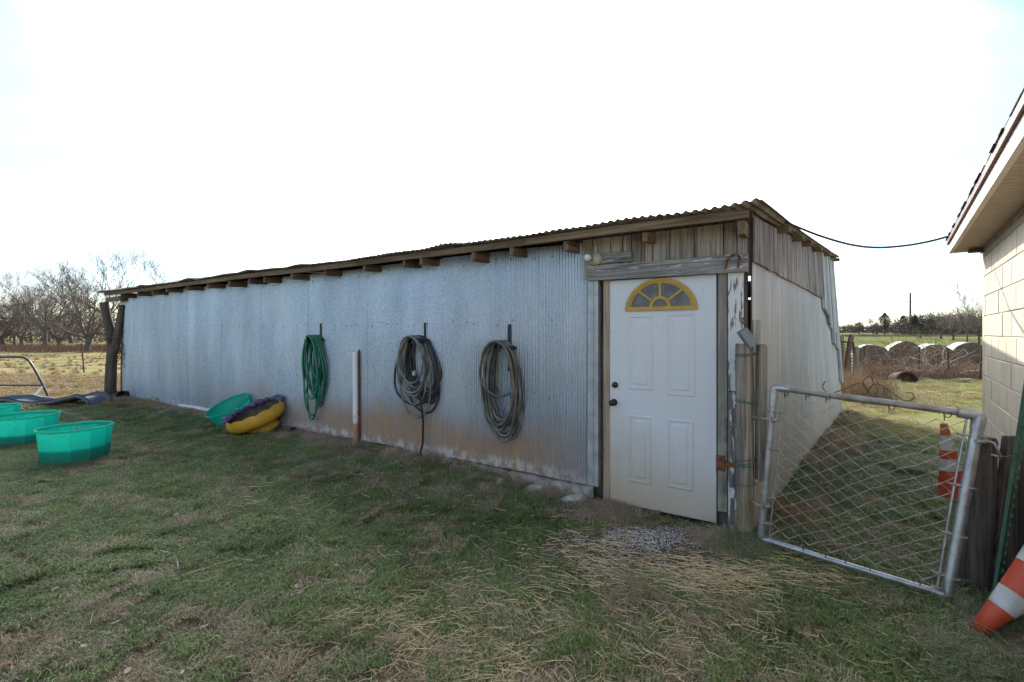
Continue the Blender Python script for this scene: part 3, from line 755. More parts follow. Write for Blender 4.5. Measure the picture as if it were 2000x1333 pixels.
def coil(name, label, a, ztop, loops, mt, r, seed, tails=(), fitting=None, mats=None):
    """loops: (half width, drop, centre shift, off, width at foot factor, material index)"""
    rs = random.Random(seed)
    root = empty(name, FP(a, .1, ztop), label, 'hose', None)
    groups = {}
    prev = None
    for li, (hw, drop, sh, off, mi) in enumerate(loops):
        nxt = loops[(li+1) % len(loops)]
        pts = []
        nn = 44; ph = rs.uniform(-.3,.3); kx = rs.uniform(-.02,.02)
        for i in range(nn+1):
            u_ = i/nn; th = 2*math.pi*u_
            f_ = u_ if li < len(loops)-1 else 0
            HW = hw; D = drop; SH = sh; OF = off + (nxt[3]-off)*f_
            y = (1-math.cos(th))/2
            # blunt top, fuller lower third
            x = math.sin(th) * HW * (.80 + .32*y) + SH*y + kx*math.sin(2*th)
            z = ztop - D*(y**1.06)
            x += .006*math.sin(5*th+ph*9); o = OF + .018*math.sin(th+ph) + .035*math.sin(math.pi*u_)*0
            o = max(.045 + r, o - .06*y*rs.uniform(.9,1.0)*0 - .05*y)
            pts.append(FP(a+x, o, z))
        groups.setdefault(mi, MB()).tube(pts, r, 8, cap=True)
    for tl in tails:
        groups.setdefault(tl[1], MB()).tube([FP(a+x, o, z) for (x, o, z) in tl[0]], r, 8)
    for mi, mb in groups.items(): mb.build('hose_loops', mt[mi], root)
    if fitting:
        x, o, z, dx, dz = fitting
        MB().tube([FP(a+x, o, z), FP(a+x+dx, o, z+dz)], .019, 10).build('coupling', M['brass'], root)
    return root
rs = random.Random(21)
# green hose
a, tz = hanger('black steel hose hanger holding the green hose, leftmost on the metal wall', 626, 632, 604, 664, 1)
ga = Fz(617, 660, .12)[0]; gt = Fz(620, 656, .12)[1]
L_ = []
for i in range(9):
    L_.append((.15*rs.uniform(.72,1.12), rs.choice((.62,.72,.80,.88,.95,1.0)), rs.uniform(-.05,.05), .07+.022*i, 0))
L_.append((.10, 1.19, .10, .13, 0)); L_.append((.15, 1.12, .05, .2, 0))
coil('garden_hose', 'bright green garden hose coiled on a hanger on the metal wall', ga, gt-.0, L_, [M['hose_green']], .0125, 1, tails=[([(-.17,.1,gt-.3), (-.19,.09,gt-.5), (-.17,.08,gt-.7), (-.12,.08,gt-.82)], 0)], fitting=(.06,.08,gt-1.19,.02,.03))
# middle hoses
a, tz = hanger('black steel hose hanger holding the mixed black and grey hoses, second from the left', 830, 631, 808, 666, 2)
ga = Fz(813, 660, .13)[0]; gt = Fz(812, 657, .13)[1]
L_ = []
for i in range(7):
    L_.append((.205*rs.uniform(.86,1.12), rs.uniform(.62,.84), -.10+rs.uniform(-.05,.02), .05+.012*i, 0))
for i in range(7):
    L_.append((.19*rs.uniform(.86,1.08), (.62,.72,.60,.80,.70,.66,.55)[i], .03+rs.uniform(-.03,.05), .12+.02*i, 1))
L_.append((.21, .96, .03, .2, 1)); L_.append((.24, .90, -.08, .10, 0)); L_.append((.33, .82, .10, .12, 0))
zend = .12
coil('garden_hose', 'black and faded grey hoses in one thick coil with one end hanging to the ground', ga, gt, L_, [M['hose_black'], M['hose_grey']], .0125, 2,
     tails=[([(-.06,.16,gt-.55), (-.10,.15,gt-.8), (-.10,.12,gt-1.0), (-.075,.10,gt-1.25), (-.045,.10,.22), (-.03,.10,zend-.05)], 0)], fitting=(-.06,.22,gt-.40,.01,-.05))
# right hose
a, tz = hanger('black steel hose hanger holding the brown grey hose, the one nearest the door', 995, 634, 969, 680, 3)
ga = Fz(981, 672, .13)[0]; gt = Fz(982, 667, .13)[1]
L_ = []
for i in range(13):
    L_.append((.185*rs.uniform(.80,1.12), rs.uniform(.80,1.02), rs.uniform(-.035,.045), .06+.014*i, (i % 3 == 0)*1))
L_.append((.205, .56, .0, .27, 1)); L_.append((.17, 1.03, -.01, .2, 0)); L_.append((.21, .99, .04, .15, 0)); L_.append((.14, .95, -.09, .10, 0))
coil('garden_hose', 'brown grey garden hose in a long coil on the wall nearest the door', ga, gt, L_, [M['hose_grey'], M['hose_brown']], .0125, 3)
# standing pipe
sa, sz = Fz(697, 688, .06)
sp = empty('stand_pipe', FP(sa, .07, .1), 'upright white plastic pipe stained with mud against the metal wall', 'pipe')
MB().tube([FP(sa, .075, .02), FP(sa+.004, .075, .8), FP(sa+.012, .075, sz)], .038, 16).build('pipe', M['pvc_mud'], sp)
MB().box(FP, sa-.05, sa-.042, .045, .075, .1, sz+.03).build('stake', M['rust'], sp)
# short black pipe end in the weeds
x = ray(574)*6.75
tag(MB().lathe((x, 6.75, gz(x,6.75)+.05), [(.045,-.12),(.045,.0),(.036,.0),(.036,-.1),(.0001,-.1)], 16, (.5,-.8,.25)).build('pipe_stub', M['iron'], origin=(x,6.75,0.1)), 'short dark pipe end in the weeds right of the yellow planter', 'pipe')
# white pipe on the ground
p0 = at(352, 797, 9.0); p1 = at(432, 806, 8.1); p0.z = gz(p0.x,p0.y)+.06; p1.z = gz(p1.x,p1.y)+.06
tag(MB().tube([p0, (p0+p1)/2+Vector((0,0,.01)), p1], .04, 12).build('drain_pipe', M['pvc'], origin=p0), 'white plastic pipe lying on the ground along the wall left of the tilted green tub', 'pipe')

# ------------------------------------------------------------------ tubs
def tub(name, label, c, r, h, n=12, rot=0.1, axis=(0,0,1), soil=.5, group=None, rb=.88, smooth=False, plants=0, seed=0):
    root = empty(name, c, label, 'tub', group); c = Vector(c)
    prof = [(.0001, .012), (r*rb*.97, .01), (r*rb, .03), (r*(rb+.06), h*.5), (r*.985, h-.03), (r*1.03, h-.028), (r*1.045, h-.02), (r*1.045, h-.004), (r*1.03, h), (r*.985, h), (r*.98, h-.006)]
    MB().lathe(c, prof, n, axis, smooth=smooth, rot=rot).build('tub_wall', M['tub'], root, bevel=0)
    if soil:
        rs = random.Random(seed); A = Vector(axis).normalized()
        f = rb+.035*soil*2-.02
        MB().lathe(c, [(r*(rb-.02), .04), (r*(f-.02), h*soil*.9), (r*.6, h*soil*1.02), (.0001, h*soil*.95)], n, axis, smooth=smooth, rot=rot, fac=lambda t_, hh: 1).build('soil', M['soil'], root)
    if plants:
        rs = random.Random(seed+5); mb = MB()
        for i in range(plants):
            th = rs.uniform(0, 6.28); q = r*.7*math.sqrt(rs.random()); p = c + Vector((q*math.cos(th), q*math.sin(th), h*soil))
            pts = [p]; d = Vector((rs.uniform(-.5,.5), rs.uniform(-.5,.5), 1))
            for k in range(4):
                d = (d + Vector((rs.uniform(-.6,.6), rs.uniform(-.6,.6), rs.uniform(-.5,.2)))).normalized(); p = p + d*rs.uniform(.03,.07); pts.append(p)
            mb.tube(pts, [.004,.003,.003,.002,.0015], 4)
            for k in range(3):
                q_ = pts[-1-k]; e = Vector((rs.uniform(-1,1), rs.uniform(-1,1), rs.uniform(-1,1)))*.018; f_ = Vector((rs.uniform(-1,1), rs.uniform(-1,1), rs.uniform(-1,1)))*.014
                mb.add([q_, q_+e, q_+e+f_, q_+f_], [(0,1,2,3)])
        tag(mb.build('dead_stems', M['brush'], root), kind='stuff')
    return root
tub('plastic_tub', 'green twelve sided plastic tub with soil, nearest of the three standing on the lawn', (-5.02, 5.3, gz(-5.02,5.3)-.01), .33, .41, plants=26, seed=1, soil=.55)
tub('plastic_tub', 'green plastic tub standing between the nearest tub and the one at the photo edge', (-6.50, 6.15, gz(-6.5,6.15)-.01), .34, .40, plants=26, seed=2, rot=.3, soil=.5)
tub('plastic_tub', 'green plastic tub furthest left, half hidden behind the middle tub', (-7.75, 6.85, gz(-7.75,6.85)-.01), .32, .40, plants=6, seed=3, soil=.5)
# tall stem in the nearest tub
ax = Vector((-.27, -.36, .88)).normalized()
bc = Vector((ray(462)*7.45, 7.45, .12))
tub('tilted_tub', 'round green tub tipped against the wall behind the yellow planter', bc + Vector((.05,0,-.02)), .315, .40, 32, 0, ax, 0, smooth=True, rb=.80)
# ------------------------------------------------------------------ yellow tyre planter
pc = Vector((ray(514)*6.85, 6.85, gz(-3.4, 6.85)+.03)); ax = Vector((-.29, -.24, .92)).normalized()
pl = empty('tire_planter', pc, 'yellow painted planter cut from an old tire with purple scalloped inside', 'planter')
MB().lathe(pc, [(.0001,.0),(.235,.0),(.245,.02),(.235,.05),(.20,.08),(.20,.13)], 28, ax).build('rim_base', M['tire'], pl)
sc_f = lambda t_: abs(math.sin(t_*7.0))
def scal(c, r, h, n, ax, dz):
    pass
x = (Vector((1,0,0)) - ax*ax.x).normalized(); y = ax.cross(x)
outer = [(.20,.12), (.30,.125), (.375,.16), (.405,.215), (.40,.28), (.385,.325)]
n = 84; vs = []
for (r_, h_) in outer:
    for k in range(n):
        t_ = 2*math.pi*k/n; hh = h_ + (0.022*abs(math.sin(t_*6.5)) if h_ > .3 else 0)
        vs.append(pc + ax*hh + x*math.cos(t_)*r_ + y*math.sin(t_)*r_)
fs = [(i*n+k, i*n+(k+1)%n, (i+1)*n+(k+1)%n, (i+1)*n+k) for i in range(len(outer)-1) for k in range(n)]
MB().add(vs, fs, True).build('tire_body', M['tire'], pl)
inner = [(.378,.327), (.38,.28), (.365,.25)]
vs = []
for (r_, h_) in inner:
    for k in range(n):
        t_ = 2*math.pi*k/n; hh = h_ + (0.024*abs(math.sin(t_*6.5)) if h_ > .3 else 0)
        vs.append(pc + ax*hh + x*math.cos(t_)*r_ + y*math.sin(t_)*r_)
fs = [(i*n+k, i*n+(k+1)%n, (i+1)*n+(k+1)%n, (i+1)*n+k) for i in range(len(inner)-1) for k in range(n)]
MB().add(vs, fs, True).build('inner_wall', M['rubber_in'], pl)
MB().lathe(pc, [(.379,.255),(.33,.235),(.27,.245),(.2,.19),(.12,.17),(.0001,.17)], 40, ax).build('inner_rubber', M['rubber_in'], pl)
# the purple turned-out lobes along the far edge
for k in range(22):
    t_ = math.radians(8 + 16.4*k)
    if not (20 < math.degrees(t_) % 360 < 235): continue
    c_ = pc + ax*.34 + x*math.cos(t_)*.375 + y*math.sin(t_)*.375
    mb = MB(); rock(mb, c_, rs.uniform(.038,.066), 1.2, .9, .8, k, 10); mb.build('scallop', M['purple'], pl)
    if k % 3: continue
    c2 = c_ + ax*.045; mb = MB(); rock(mb, c2, .018, 1.3, .8, .5, k+20, 8); mb.build('worn_tip', M['stone'], pl)

# ------------------------------------------------------------------ gate posts by the shed corner
gp = empty('gate_post', (1.765, 3.49, 0), 'round weathered timber post wrapped with green wire at the shed corner', 'post')
pts = [(1.765+.004*math.sin(i*1.3), 3.49, -.1+i*.165) for i in range(10)]; pts[-1] = (1.768, 3.49, 1.508)
tm = MB(); n_ = 40; vs = []
for i in range(31):
    z_ = -.1 + 1.608*i/30
    for k in range(n_):
        t_ = 2*math.pi*k/n_
        cr_ = noise.noise(Vector((math.cos(t_)*3.2, math.sin(t_)*3.2, z_*.35))) + .5*noise.noise(Vector((math.cos(t_)*9, math.sin(t_)*9, z_*.5+4)))
        q_ = .059*(1+.10*cr_ - (.16 if .30 < cr_ < .42 else 0)) * (1 if i < 30 else .96)
        vs.append((1.762+.006*math.sin(z_*3)+q_*math.cos(t_), 3.49+q_*math.sin(t_), z_ + (.012*cr_ if i == 30 else 0)))
tm.add(vs, [(i*n_+k, i*n_+(k+1) % n_, (i+1)*n_+(k+1) % n_, (i+1)*n_+k) for i in range(30) for k in range(n_)], True); tm.add(vs[-n_:], [tuple(range(n_))])
tm.build('timber', M['post'], gp)
for z in (1.44, 1.43, 1.08, 1.075, .65, .62, .60, .46):
    ring = []; tl = R.uniform(-.02,.02)
    for k in range(17):
        t_ = 2*math.pi*k/16; ring.append((1.762+.066*math.cos(t_)+.016*(math.cos(t_) > .7), 3.49+.066*math.sin(t_), z+tl*math.cos(t_)))
    MB().tube(ring, .0032, 5, cap=False).build('wire_tie', M['wire_green'], gp)
sl = empty('post_slab', (1.875, 3.44, .5), 'flat grey timber slab wired to the right side of the round gate post', 'timber')
def XP(a, o, z): return Vector((a, o, z))
MB().add(*(lambda pr: ([Vector((x_, y_, z_)) for y_ in (3.415, 3.475) for (x_, z_) in pr], [tuple(range(len(pr)))[::-1], tuple(range(len(pr), 2*len(pr)))] + [(i, (i+1) % len(pr), len(pr)+(i+1) % len(pr), len(pr)+i) for i in range(len(pr))]))(
    [(1.828,.50),(1.868,.49),(1.885,.53),(1.890,.62),(1.897,1.49),(1.882,1.515),(1.835,1.51)])).build('timber', M['post'], sl, bevel=.004)
b2 = tag(MB().box(XP, 1.90, 1.955, 3.62, 3.645, .9, 1.70, .006).build('loose_board', M['trim_grey'], bevel=.003), 'short grey board upright behind the round gate post', 'board')
q0 = at(1452, 645, 3.40); q1 = at(1474, 676, 3.40); d_ = (q1-q0)
bx = MB(); side = Vector((.030, 0, .018)); dep = Vector((0, .05, 0))
bx.hexa([q0-side, q0+side, q0+side+dep, q0-side+dep, q1-side, q1+side, q1+side+dep, q1-side+dep])
tag(bx.build('metal_bracket', M['steel_box'], bevel=.003), 'blue grey steel channel leaning behind the top of the round gate post', 'bracket')
ch = MB(); pp = at(1450, 622, 3.42); pts = []
for i in range(14): pts.append(pp + Vector((.012*math.sin(i*1.9)+.006*i, 0, -.014*i)))
tag(ch.tube(pts, .006, 6).build('rusty_chain', M['rust']), 'rusty chain hanging above the round gate post', 'chain')

# ------------------------------------------------------------------ chain link gate
TL, TR, BL, BR = at(1513, 757, 3.32), at(1913, 811, 2.73), at(1487, 1052, 3.36), at(1850, 1163, 2.71)
gate = empty('chain_link_gate', BL, 'sagging chain link gate with grey pipe frame hung on the round post', 'gate')
def Q(p_, q_): return (BL*(1-p_)+BR*p_)*(1-q_) + (TL*(1-p_)+TR*p_)*q_
MB().tube([Q(.04, 1), Q(.3,1)-Vector((0,0,.004)), Q(.65,1), Q(.96, 1)], .0215, 14).build('top_rail', M['pipe_old'], gate)
MB().tube([Q(.04, 0), Q(.4,0)-Vector((0,0,.003)), Q(.96, 0)], .019, 14).build('bottom_rail', M['pipe'], gate)
MB().tube([Q(0, .04), Q(0, .96)], .0225, 14).build('upright', M['pipe'], gate)
MB().tube([Q(1, .04), Q(1, .96)], .029, 14).build('upright', M['pipe'], gate)
for (pa, pb, pc_, r_) in ((Q(0,.88), Q(0,1), Q(.085,1), .0275), (Q(1,.92), Q(1,1), Q(.91,1), .034), (Q(0,.085), Q(0,0), Q(.07,0), .026), (Q(1,.07), Q(1,0), Q(.93,0), .030)):
    MB().tube([pa, pb+(pa-pb)*.18, pb+(pa-pb)*.03+(pc_-pb)*.03, pb+(pc_-pb)*.18, pc_], r_, 14).build('elbow', M['pipe'], gate)
for p_ in (.05, .952):
    MB().tube([Q(p_, .02), Q(p_+.004*(1 if p_ < .5 else -1), .5), Q(p_, .97)], .0085, 6, flat=.5).build('tension_bar', M['pipe'], gate)
for (p_, qs, w_) in ((0, (.84, .60, .28, .11), .055), (1, (.88, .60, .33, .10), -.075)):
    for q_ in qs:
        c_ = Q(p_, q_); mb = MB(); pts = []
        e1 = (Q(p_+w_, q_)-c_); yv = Vector((0,-1,0)); rr_ = .026 if p_ == 0 else .033
        for k in range(13):
            th = math.radians(40 + 280*k/12); pts.append(c_ + e1.normalized()*math.cos(th)*rr_ + yv*math.sin(th)*rr_)
        pts = [c_+e1+yv*.01] + pts + [c_+e1-yv*.01]
        mb.tube(pts, .006, 6); mb.build('clamp', M['pipe_old'], gate)
# hinge hooks
for (q_, tx) in ((.79, 1475), (.22, 1471)):
    c_ = Q(0, q_); py_ = 650 - (c_.z-1.6)*900/c_.y
    mb = MB(); mb.tube([c_+Vector((.025,-.01,0)), c_+Vector((-.03,-.02,.004)), c_+Vector((-.045,0,.004)), Vector((ray(tx)*3.42+.0, 3.45, c_.z-.005))], .0085, 8)
    mb.tube([c_+Vector((-.03,-.03,-.02)), c_+Vector((-.032,-.03,.035))], .011, 8)
    mb.tube([c_+Vector((-.02,-.03,0)), c_+Vector((.012,-.032,0)), c_+Vector((.03,-.01,0))], .013, 8); mb.build('hinge_hook', M['pipe_old'], gate)
# woven mesh
wm = MB(); NC, NR = 15, 23; rs = random.Random(9)
def sag(p_, q_):
    v = Q(p_, q_); s_ = math.sin(math.pi*max(0,min(1,(p_-.05)/.88)))
    return v + Vector((0, .02*math.sin(p_*9+q_*5)*s_, -.02*s_*q_ + .012*noise.noise(Vector((p_*5, q_*5, 2)))))
for i in range(NC):
    pts = []
    p0_ = .055 + .89*i/NC; dp = .89/NC
    for j in range(NR+1):
        q_ = .045 + .905*j/NR
        pp_ = p0_ + dp*(.0 if ((i+j) % 2) == 0 else 1.0)*1.02
        v = sag(pp_, q_); pts.append(v + Vector((0, .004*(1 if j % 2 else -1), 0)))
    wm.tube(pts, .0026, 4, cap=False, smooth=False)
wm.build('chain_link_mesh', M['wire'], gate)
ties = MB()
for (p_, q_) in ((.07,.98),(.19,.99),(.30,.99),(.62,.985),(.87,.985),(.38,.02),(.62,.02),(.86,.02),(.25,.02),(.49,.02)):
    c_ = Q(p_, q_); ring = [c_ + Vector((.0, math.cos(t_)*.025, math.sin(t_)*.026)) for t_ in [2*math.pi*k/10 for k in range(11)]]
    ring += [ring[-1]+Vector((.004,0,-.03)), ring[-1]+Vector((.008,.005,-.05))]
    ties.tube(ring, .0028, 5, cap=False)
tag(ties.build('wire_ties', M['wire_rust'], gate), kind='stuff')
# scroll of wire on the top rail
def spline(ps, n=8):
    o_ = []; P_ = [Vector(q) for q in ps]; P_ = [P_[0]*2-P_[1]] + P_ + [P_[-1]*2-P_[-2]]
    for i in range(1, len(P_)-2):
        for k in range(n):
            t_ = k/n; a_, b_, c_, d_ = P_[i-1:i+3]
            o_.append(.5*((2*b_)+(c_-a_)*t_+(2*a_-5*b_+4*c_-d_)*t_*t_+(3*b_-a_-3*c_+d_)*t_**3))
    o_.append(P_[-2]); return o_
def gd(px): # gate depth at that column
    return 3.32 + (2.73-3.32)*(px-1513)/400.0
def sp_(lst): return spline([at(x_, y_, gd(x_)) for (x_, y_) in lst])
for lst in ([(1612,745),(1607,755),(1612,764),(1625,768),(1650,760),(1680,748),(1692,757),(1696,768)],
            [(1697,768),(1688,757),(1686,745),(1693,738),(1701,736),(1705,742)],
            [(1695,770),(1700,758),(1706,750),(1702,738)],
            [(1668,764),(1680,770),(1693,768),(1699,757),(1712,750),(1726,756),(1745,769),(1760,780),(1775,784),(1785,777),(1780,768),(1769,768)],
            [(1696,765),(1703,773),(1716,774)], [(1787,786),(1790,790)]):
    MB().tube(sp_(lst), .0034, 6).build('scroll_wire', M['wire_rust'], gate)
# latch fork
c_ = Q(1, .86)
la_ = MB(); la_.tube([c_+Vector((-.03,-.035,0)), c_+Vector((.035,-.035,0)), c_+Vector((.06,-.0,-.004))], .013, 8)
e_ = at(1952, 893, 2.70)
la_.tube([c_+Vector((.05,-.01,0)), c_+Vector((.075,-.035,-.008)), e_+Vector((-.02,-.03,0)), e_], .0075, 8)
la_.tube([c_+Vector((.05,.01,0)), c_+Vector((.075,.03,.004)), e_+Vector((-.03,.04,.01)), e_], .0075, 8)
la_.build('latch_fork', M['pipe'], gate)
# ------------------------------------------------------------------ right posts
wp = tag(MB().tube([(2.80,2.80,-.1),(2.815,2.795,.3),(2.84,2.79,.7),(2.85,2.785,.95),(2.852,2.785,.972)], [.074,.072,.068,.064,.056], 12, wob=.05).build('timber_post', M['post_dark'], bevel=0), 'dark splintered timber post that the gate latches onto', 'post')
tpb, tpt = at(1950, 1145, 2.55), at(2012, 740, 2.42)
tp = empty('fence_post', tpb, 'leaning green studded steel fence post in front of the block building', 'post')
d_ = (tpt-tpb); dn = d_.normalized(); sx = Vector((1,.25,0)).normalized(); sx = (sx - dn*sx.dot(dn)).normalized(); sy = dn.cross(sx)
mb = MB()
for (x0, x1, y0, y1) in ((-.018,.018,-.002,.003), (-.002,.003,.0,.022)):
    q = []
    for base in (tpb - dn*.15, tpt):
        for (u_, v_) in ((x0,y0),(x1,y0),(x1,y1),(x0,y1)): q.append(base + sx*u_ + sy*v_)
    mb.hexa(q)
mb.build('steel_section', M['tpost'], tp)
st = MB(); Lp = d_.length
for i in range(int(Lp/.054)):
    b_ = tpb + dn*(.03+.054*i) - sy*.008
    q = []
    for dd in (0, .022):
        for (u_, v_) in ((-.008,-.0),(.008,0),(.008,-.008+.004*(dd > 0)),(-.008,-.008+.004*(dd > 0))): q.append(b_+dn*dd+sx*u_+sy*v_)
    st.hexa(q)
tag(st.build('studs', M['tpost'], tp), kind='stuff')
lp = tag(MB().quadbox(lambda a_, o_, z_: Vector((a_, 2.74+o_, z_)), [(2.84, -.05), (3.20,-.05), (3.32,.98), (2.96,.98)], 0, .05, .004).build('leaning_plank', M['post_dark'], bevel=.004), 'wide dark weathered plank behind the green steel fence post', 'plank')
tw = MB(); p0 = at(1955, 893, 2.60); p1 = at(1990, 890, 2.5); p2 = at(2020, 905, 2.5)
tag(tw.tube([p0, p1, p2], .003, 5).build('tie_wire', M['wire_rust']), 'rusty wire tied round the dark timber post and the green steel post', 'wire')
# ------------------------------------------------------------------ cones
def cone(label, base, axis, H=.7, rb=.135, rt=.028, mats=('orange','reflect','orange','reflect','orange_old'), cuts=(0,.36,.52,.64,.84,1.0), baseplate=True, plate=.18):
    root = empty('traffic_cone', base, label, 'traffic cone'); base = Vector(base); A = Vector(axis).normalized()
    rad = lambda f: rb + (rt-rb)*f
    for i in range(5):
        f0, f1 = cuts[i], cuts[i+1]
        sw_ = .0015 if mats[i] == 'reflect' else 0
        pr = [(rad(f0)+sw_, .03+(H-.03)*f0), (rad(f1)+sw_, .03+(H-.03)*f1)]
        if i == 4: pr += [(rad(1)*.6, H), (rad(1)*.55, H-.03)]
        MB().lathe(base, pr, 28, A).build('cone_band', M[mats[i]], root)
    if baseplate:
        x = A.orthogonal().normalized(); y = A.cross(x); q = []
        for h in (0, .03):
            for (u_, v_) in ((-1,-1),(1,-1),(1,1),(-1,1)): q.append(base + A*h + x*u_*plate + y*v_*plate)
        MB().hexa(q).build('base_plate', M['orange' if baseplate is True else baseplate], root, bevel=.012)
    return root
M['pinkbase'] = simple('faded_pink_rubber', (.58,.38,.33), .7)
cone('orange and white traffic cone standing on the grass behind the gate', (4.24, 4.42, gz(4.24,4.42)+.01), (-.11,.03,1), H=.72, rb=.112, baseplate='pinkbase', plate=.145)
cb = Vector((2.93, 2.32, .66)); ct = Vector((2.42, 2.405, .03))
cone('orange and white traffic cone lying tipped over with its tip in the long grass', cb, ct-cb, H=(ct-cb).length, rb=.14, rt=.03, mats=('orange','reflect','orange','reflect','orange'), cuts=(0,.26,.44,.64,.77,1.0))
# ------------------------------------------------------------------ block building
W0 = Vector((4.90, 4.80, 0)); HW = Vector((-.643, -.766, 0)); HN = Vector((-.766, .643, 0))
def HP(t_, o, z): p = W0 + HW*t_ + HN*o; return Vector((p.x, p.y, z))
house = empty('block_building', W0, 'cream painted concrete block building with a brown shingle roof at the right', 'building')
def GP(t_, o, z): p = W0 - HN*t_ + HW*-o; return Vector((p.x, p.y, z))   # gable end wall
MB().box(HP, .008, 6.4, -.2, -.008, -.1, 2.70).build('mortar_core', M['mortar'], house)
rb_ = random.Random(8)
ch_ = .203; z = -.06; row = 0
bx_ = None
def blk(fr, t0, t1, z0, z1, first=[None]):
    q = MB().box(fr, t0+.004, t1-.004, -.06, rb_.uniform(-.003,.001), z0+.004, z1-.004)
    return q.build('block', M['block'], house, bevel=.004)
while z < 2.44:
    z1 = min(z+ch_, 2.455); t_ = 0.0 if row % 2 == 0 else 0.0; first = .2 if row % 2 else .4
    t1 = first; tt = 0
    while tt < 4.6:
        blk(HP, tt, t1, z, z1); tt = t1; t1 += .4
    z = z1; row += 1
MB().box(GP, -.0, 3.0, -.10, -.002, -.1, 2.46).build('gable_wall', M['block'], house)
# eave: soffit slats, fascia, frieze, drip edge, shingles
zs = 2.47; o_ = .25; te = -.06
i = 0; t_ = te
while t_ < 5.4:
    MB().box(HP, t_+.003, t_+.082, .0, o_-.03, zs, zs+.012).build('soffit_slat', M['soffit'], house, bevel=.003)
    t_ += .085; i += 1
MB().box(HP, te, 5.4, -.01, .014, zs-.04, zs-.002).build('frieze', M['frieze'], house)
MB().box(HP, te-.02, 5.4, o_-.03, o_, zs-.012, zs+.105).build('fascia', M['fascia'], house)
MB().box(HP, te-.02, te, -.3, o_-.03, zs-.01, zs+.105).build('fascia', M['fascia'], house)
MB().box(HP, te-.035, 5.42, o_+.002, o_+.018, zs+.085, zs+.150).build('drip_edge', M['dripedge'], house)
MB().quadbox(lambda a_, h_, z_: HP(a_, o_, 0)+HN*(z_)+Vector((0,0,zs+.125+h_-z_*.36)), [(te-.03, .01), (5.4, .01), (5.4, -3.2), (te-.03, -3.2)], -.005, .018).build('roof_deck', M['dripedge'], house)
rs = random.Random(5); t_ = te-.05
while t_ < 5.4:
    wd = rs.uniform(.10,.17); e = .024+rs.uniform(-.006,.008)
    q = []
    for hh in (.0185, .024+rs.uniform(0,.004)):
        for (aa, zz_) in ((t_, e), (t_+wd-.005, e), (t_+wd-.005, -.35), (t_, -.35)):
            q.append(HP(aa, o_, 0)+HN*zz_+Vector((0,0,zs+.125+hh-zz_*.36)))
    MB().hexa(q).build('shingle', M['shingle'], house)
    t_ += wd
MB().box(HP, .12, .2, .0, .12, zs-.05, zs-.012).build('conduit_box', M['dripedge'], house, bevel=.004)

# overhead cable
cpts = [at(1532, 432, 4.3), at(1560, 445, 4.4), at(1610, 464, 4.5), at(1665, 479, 4.65), at(1715, 484, 4.8), at(1770, 480, 4.85), at(1815, 472, 4.87), at(1850, 463, 4.84), at(1857, 461, 4.80), at(1893, 448, 4.5), at(1925, 441, 4.1), at(1955, 420, 3.8), at(1978, 398, 3.4), at(2010, 362, 3.0)]
tag(MB().tube(spline(cpts, 6), .011, 8).build('power_cable', M['cable']), 'black overhead cable strung from the shed roof to the block building', 'cable')

# ------------------------------------------------------------------ left end: forked trunk post, drum, slide, frame
bk = MB()
fp_ = at(215, 775, 10.45); fz = gz(fp_.x, fp_.y)
fk = empty('forked_post', (fp_.x, fp_.y, fz), 'dark forked tree trunk used as a post at the far end of the shed', 'post')
def A10(px, py, dy=0): return at(px, py, 10.45+dy)
bk.tube([A10(216,790), A10(216,760), A10(217,720), A10(220,680), A10(216,650), A10(209,620), A10(203,592)], [.15,.115,.105,.10,.10,.09,.088], 12, wob=.05)
bk.build('trunk', M['bark'], fk)
MB().tube([A10(221,690), A10(228,660), A10(235,625), A10(240,596)], [.10,.08,.07,.068], 10, wob=.05).build('fork', M['bark'], fk)
dp = at(237, 771, 10.2)
tag(MB().lathe((dp.x, dp.y, gz(dp.x,dp.y)+.09), [(.10,-.15),(.11,.0),(.09,.0),(.085,-.12),(.0001,-.12)], 18, (.2,-.97,.1)).build('black_pipe_end', M['iron']), 'round black pipe end at the foot of the forked trunk post', 'pipe')
vn = MB(); rs = random.Random(6)
for i in range(26):
    p_ = A10(rs.uniform(222,240), rs.uniform(650,700)); pts = [p_]
    d_ = Vector((rs.uniform(-.3,.5), rs.uniform(-.6,0), rs.uniform(-1,.6)))
    for k in range(6):
        d_ = (d_ + Vector((rs.uniform(-.7,.7), rs.uniform(-.5,.5), rs.uniform(-.7,.5)))).normalized(); p_ = p_ + d_*.07; pts.append(p_)
    vn.tube(pts, .006, 4)
tag(vn.build('dead_vine', M['rust'], origin=A10(225,680)), 'tangled dead vine in the fork of the trunk post', 'vine')
# slide
def slide_pts():
    prof = [(-60,786),(0,777),(40,775),(60,780),(90,783),(130,779),(158,772),(172,768),(182,770),(192,776),(199,783)]
    return prof
pr = slide_pts(); Ys = 9.35; sl_ = MB(); n = len(pr); vs = []
cs = [(0,.0),(0,.015),(.0,-.05),(.09,-.065),(.36,-.065),(.45,-.05),(.45,.015),(.50,.015),(.50,-.05),(.44,-.085),(.02,-.085),(-.05,-.05),(-.05,.0)]
k = len(cs)
for (px, py) in pr:
    p_ = at(px, py, Ys)
    for (dy, dz) in cs: vs.append(Vector((p_.x, p_.y-.25+dy, p_.z+dz)))
fs = [(i*k+j, i*k+(j+1) % k, (i+1)*k+(j+1) % k, (i+1)*k+j) for i in range(n-1) for j in range(k)]
sl_.add(vs, fs, True); sl_.add(vs[:k], [tuple(range(k))]); sl_.add(vs[-k:], [tuple(range(k))[::-1]])
tag(sl_.build('playground_slide', M['slide']), 'grey plastic wavy playground slide lying flat on the grass at the left', 'slide')
fr_ = empty('tube_frame', at(98, 782, 10.3), 'dark bent tube frame with a white brace standing in the grass at the left', 'frame')
def B(px, py): return at(px, py, 10.3)
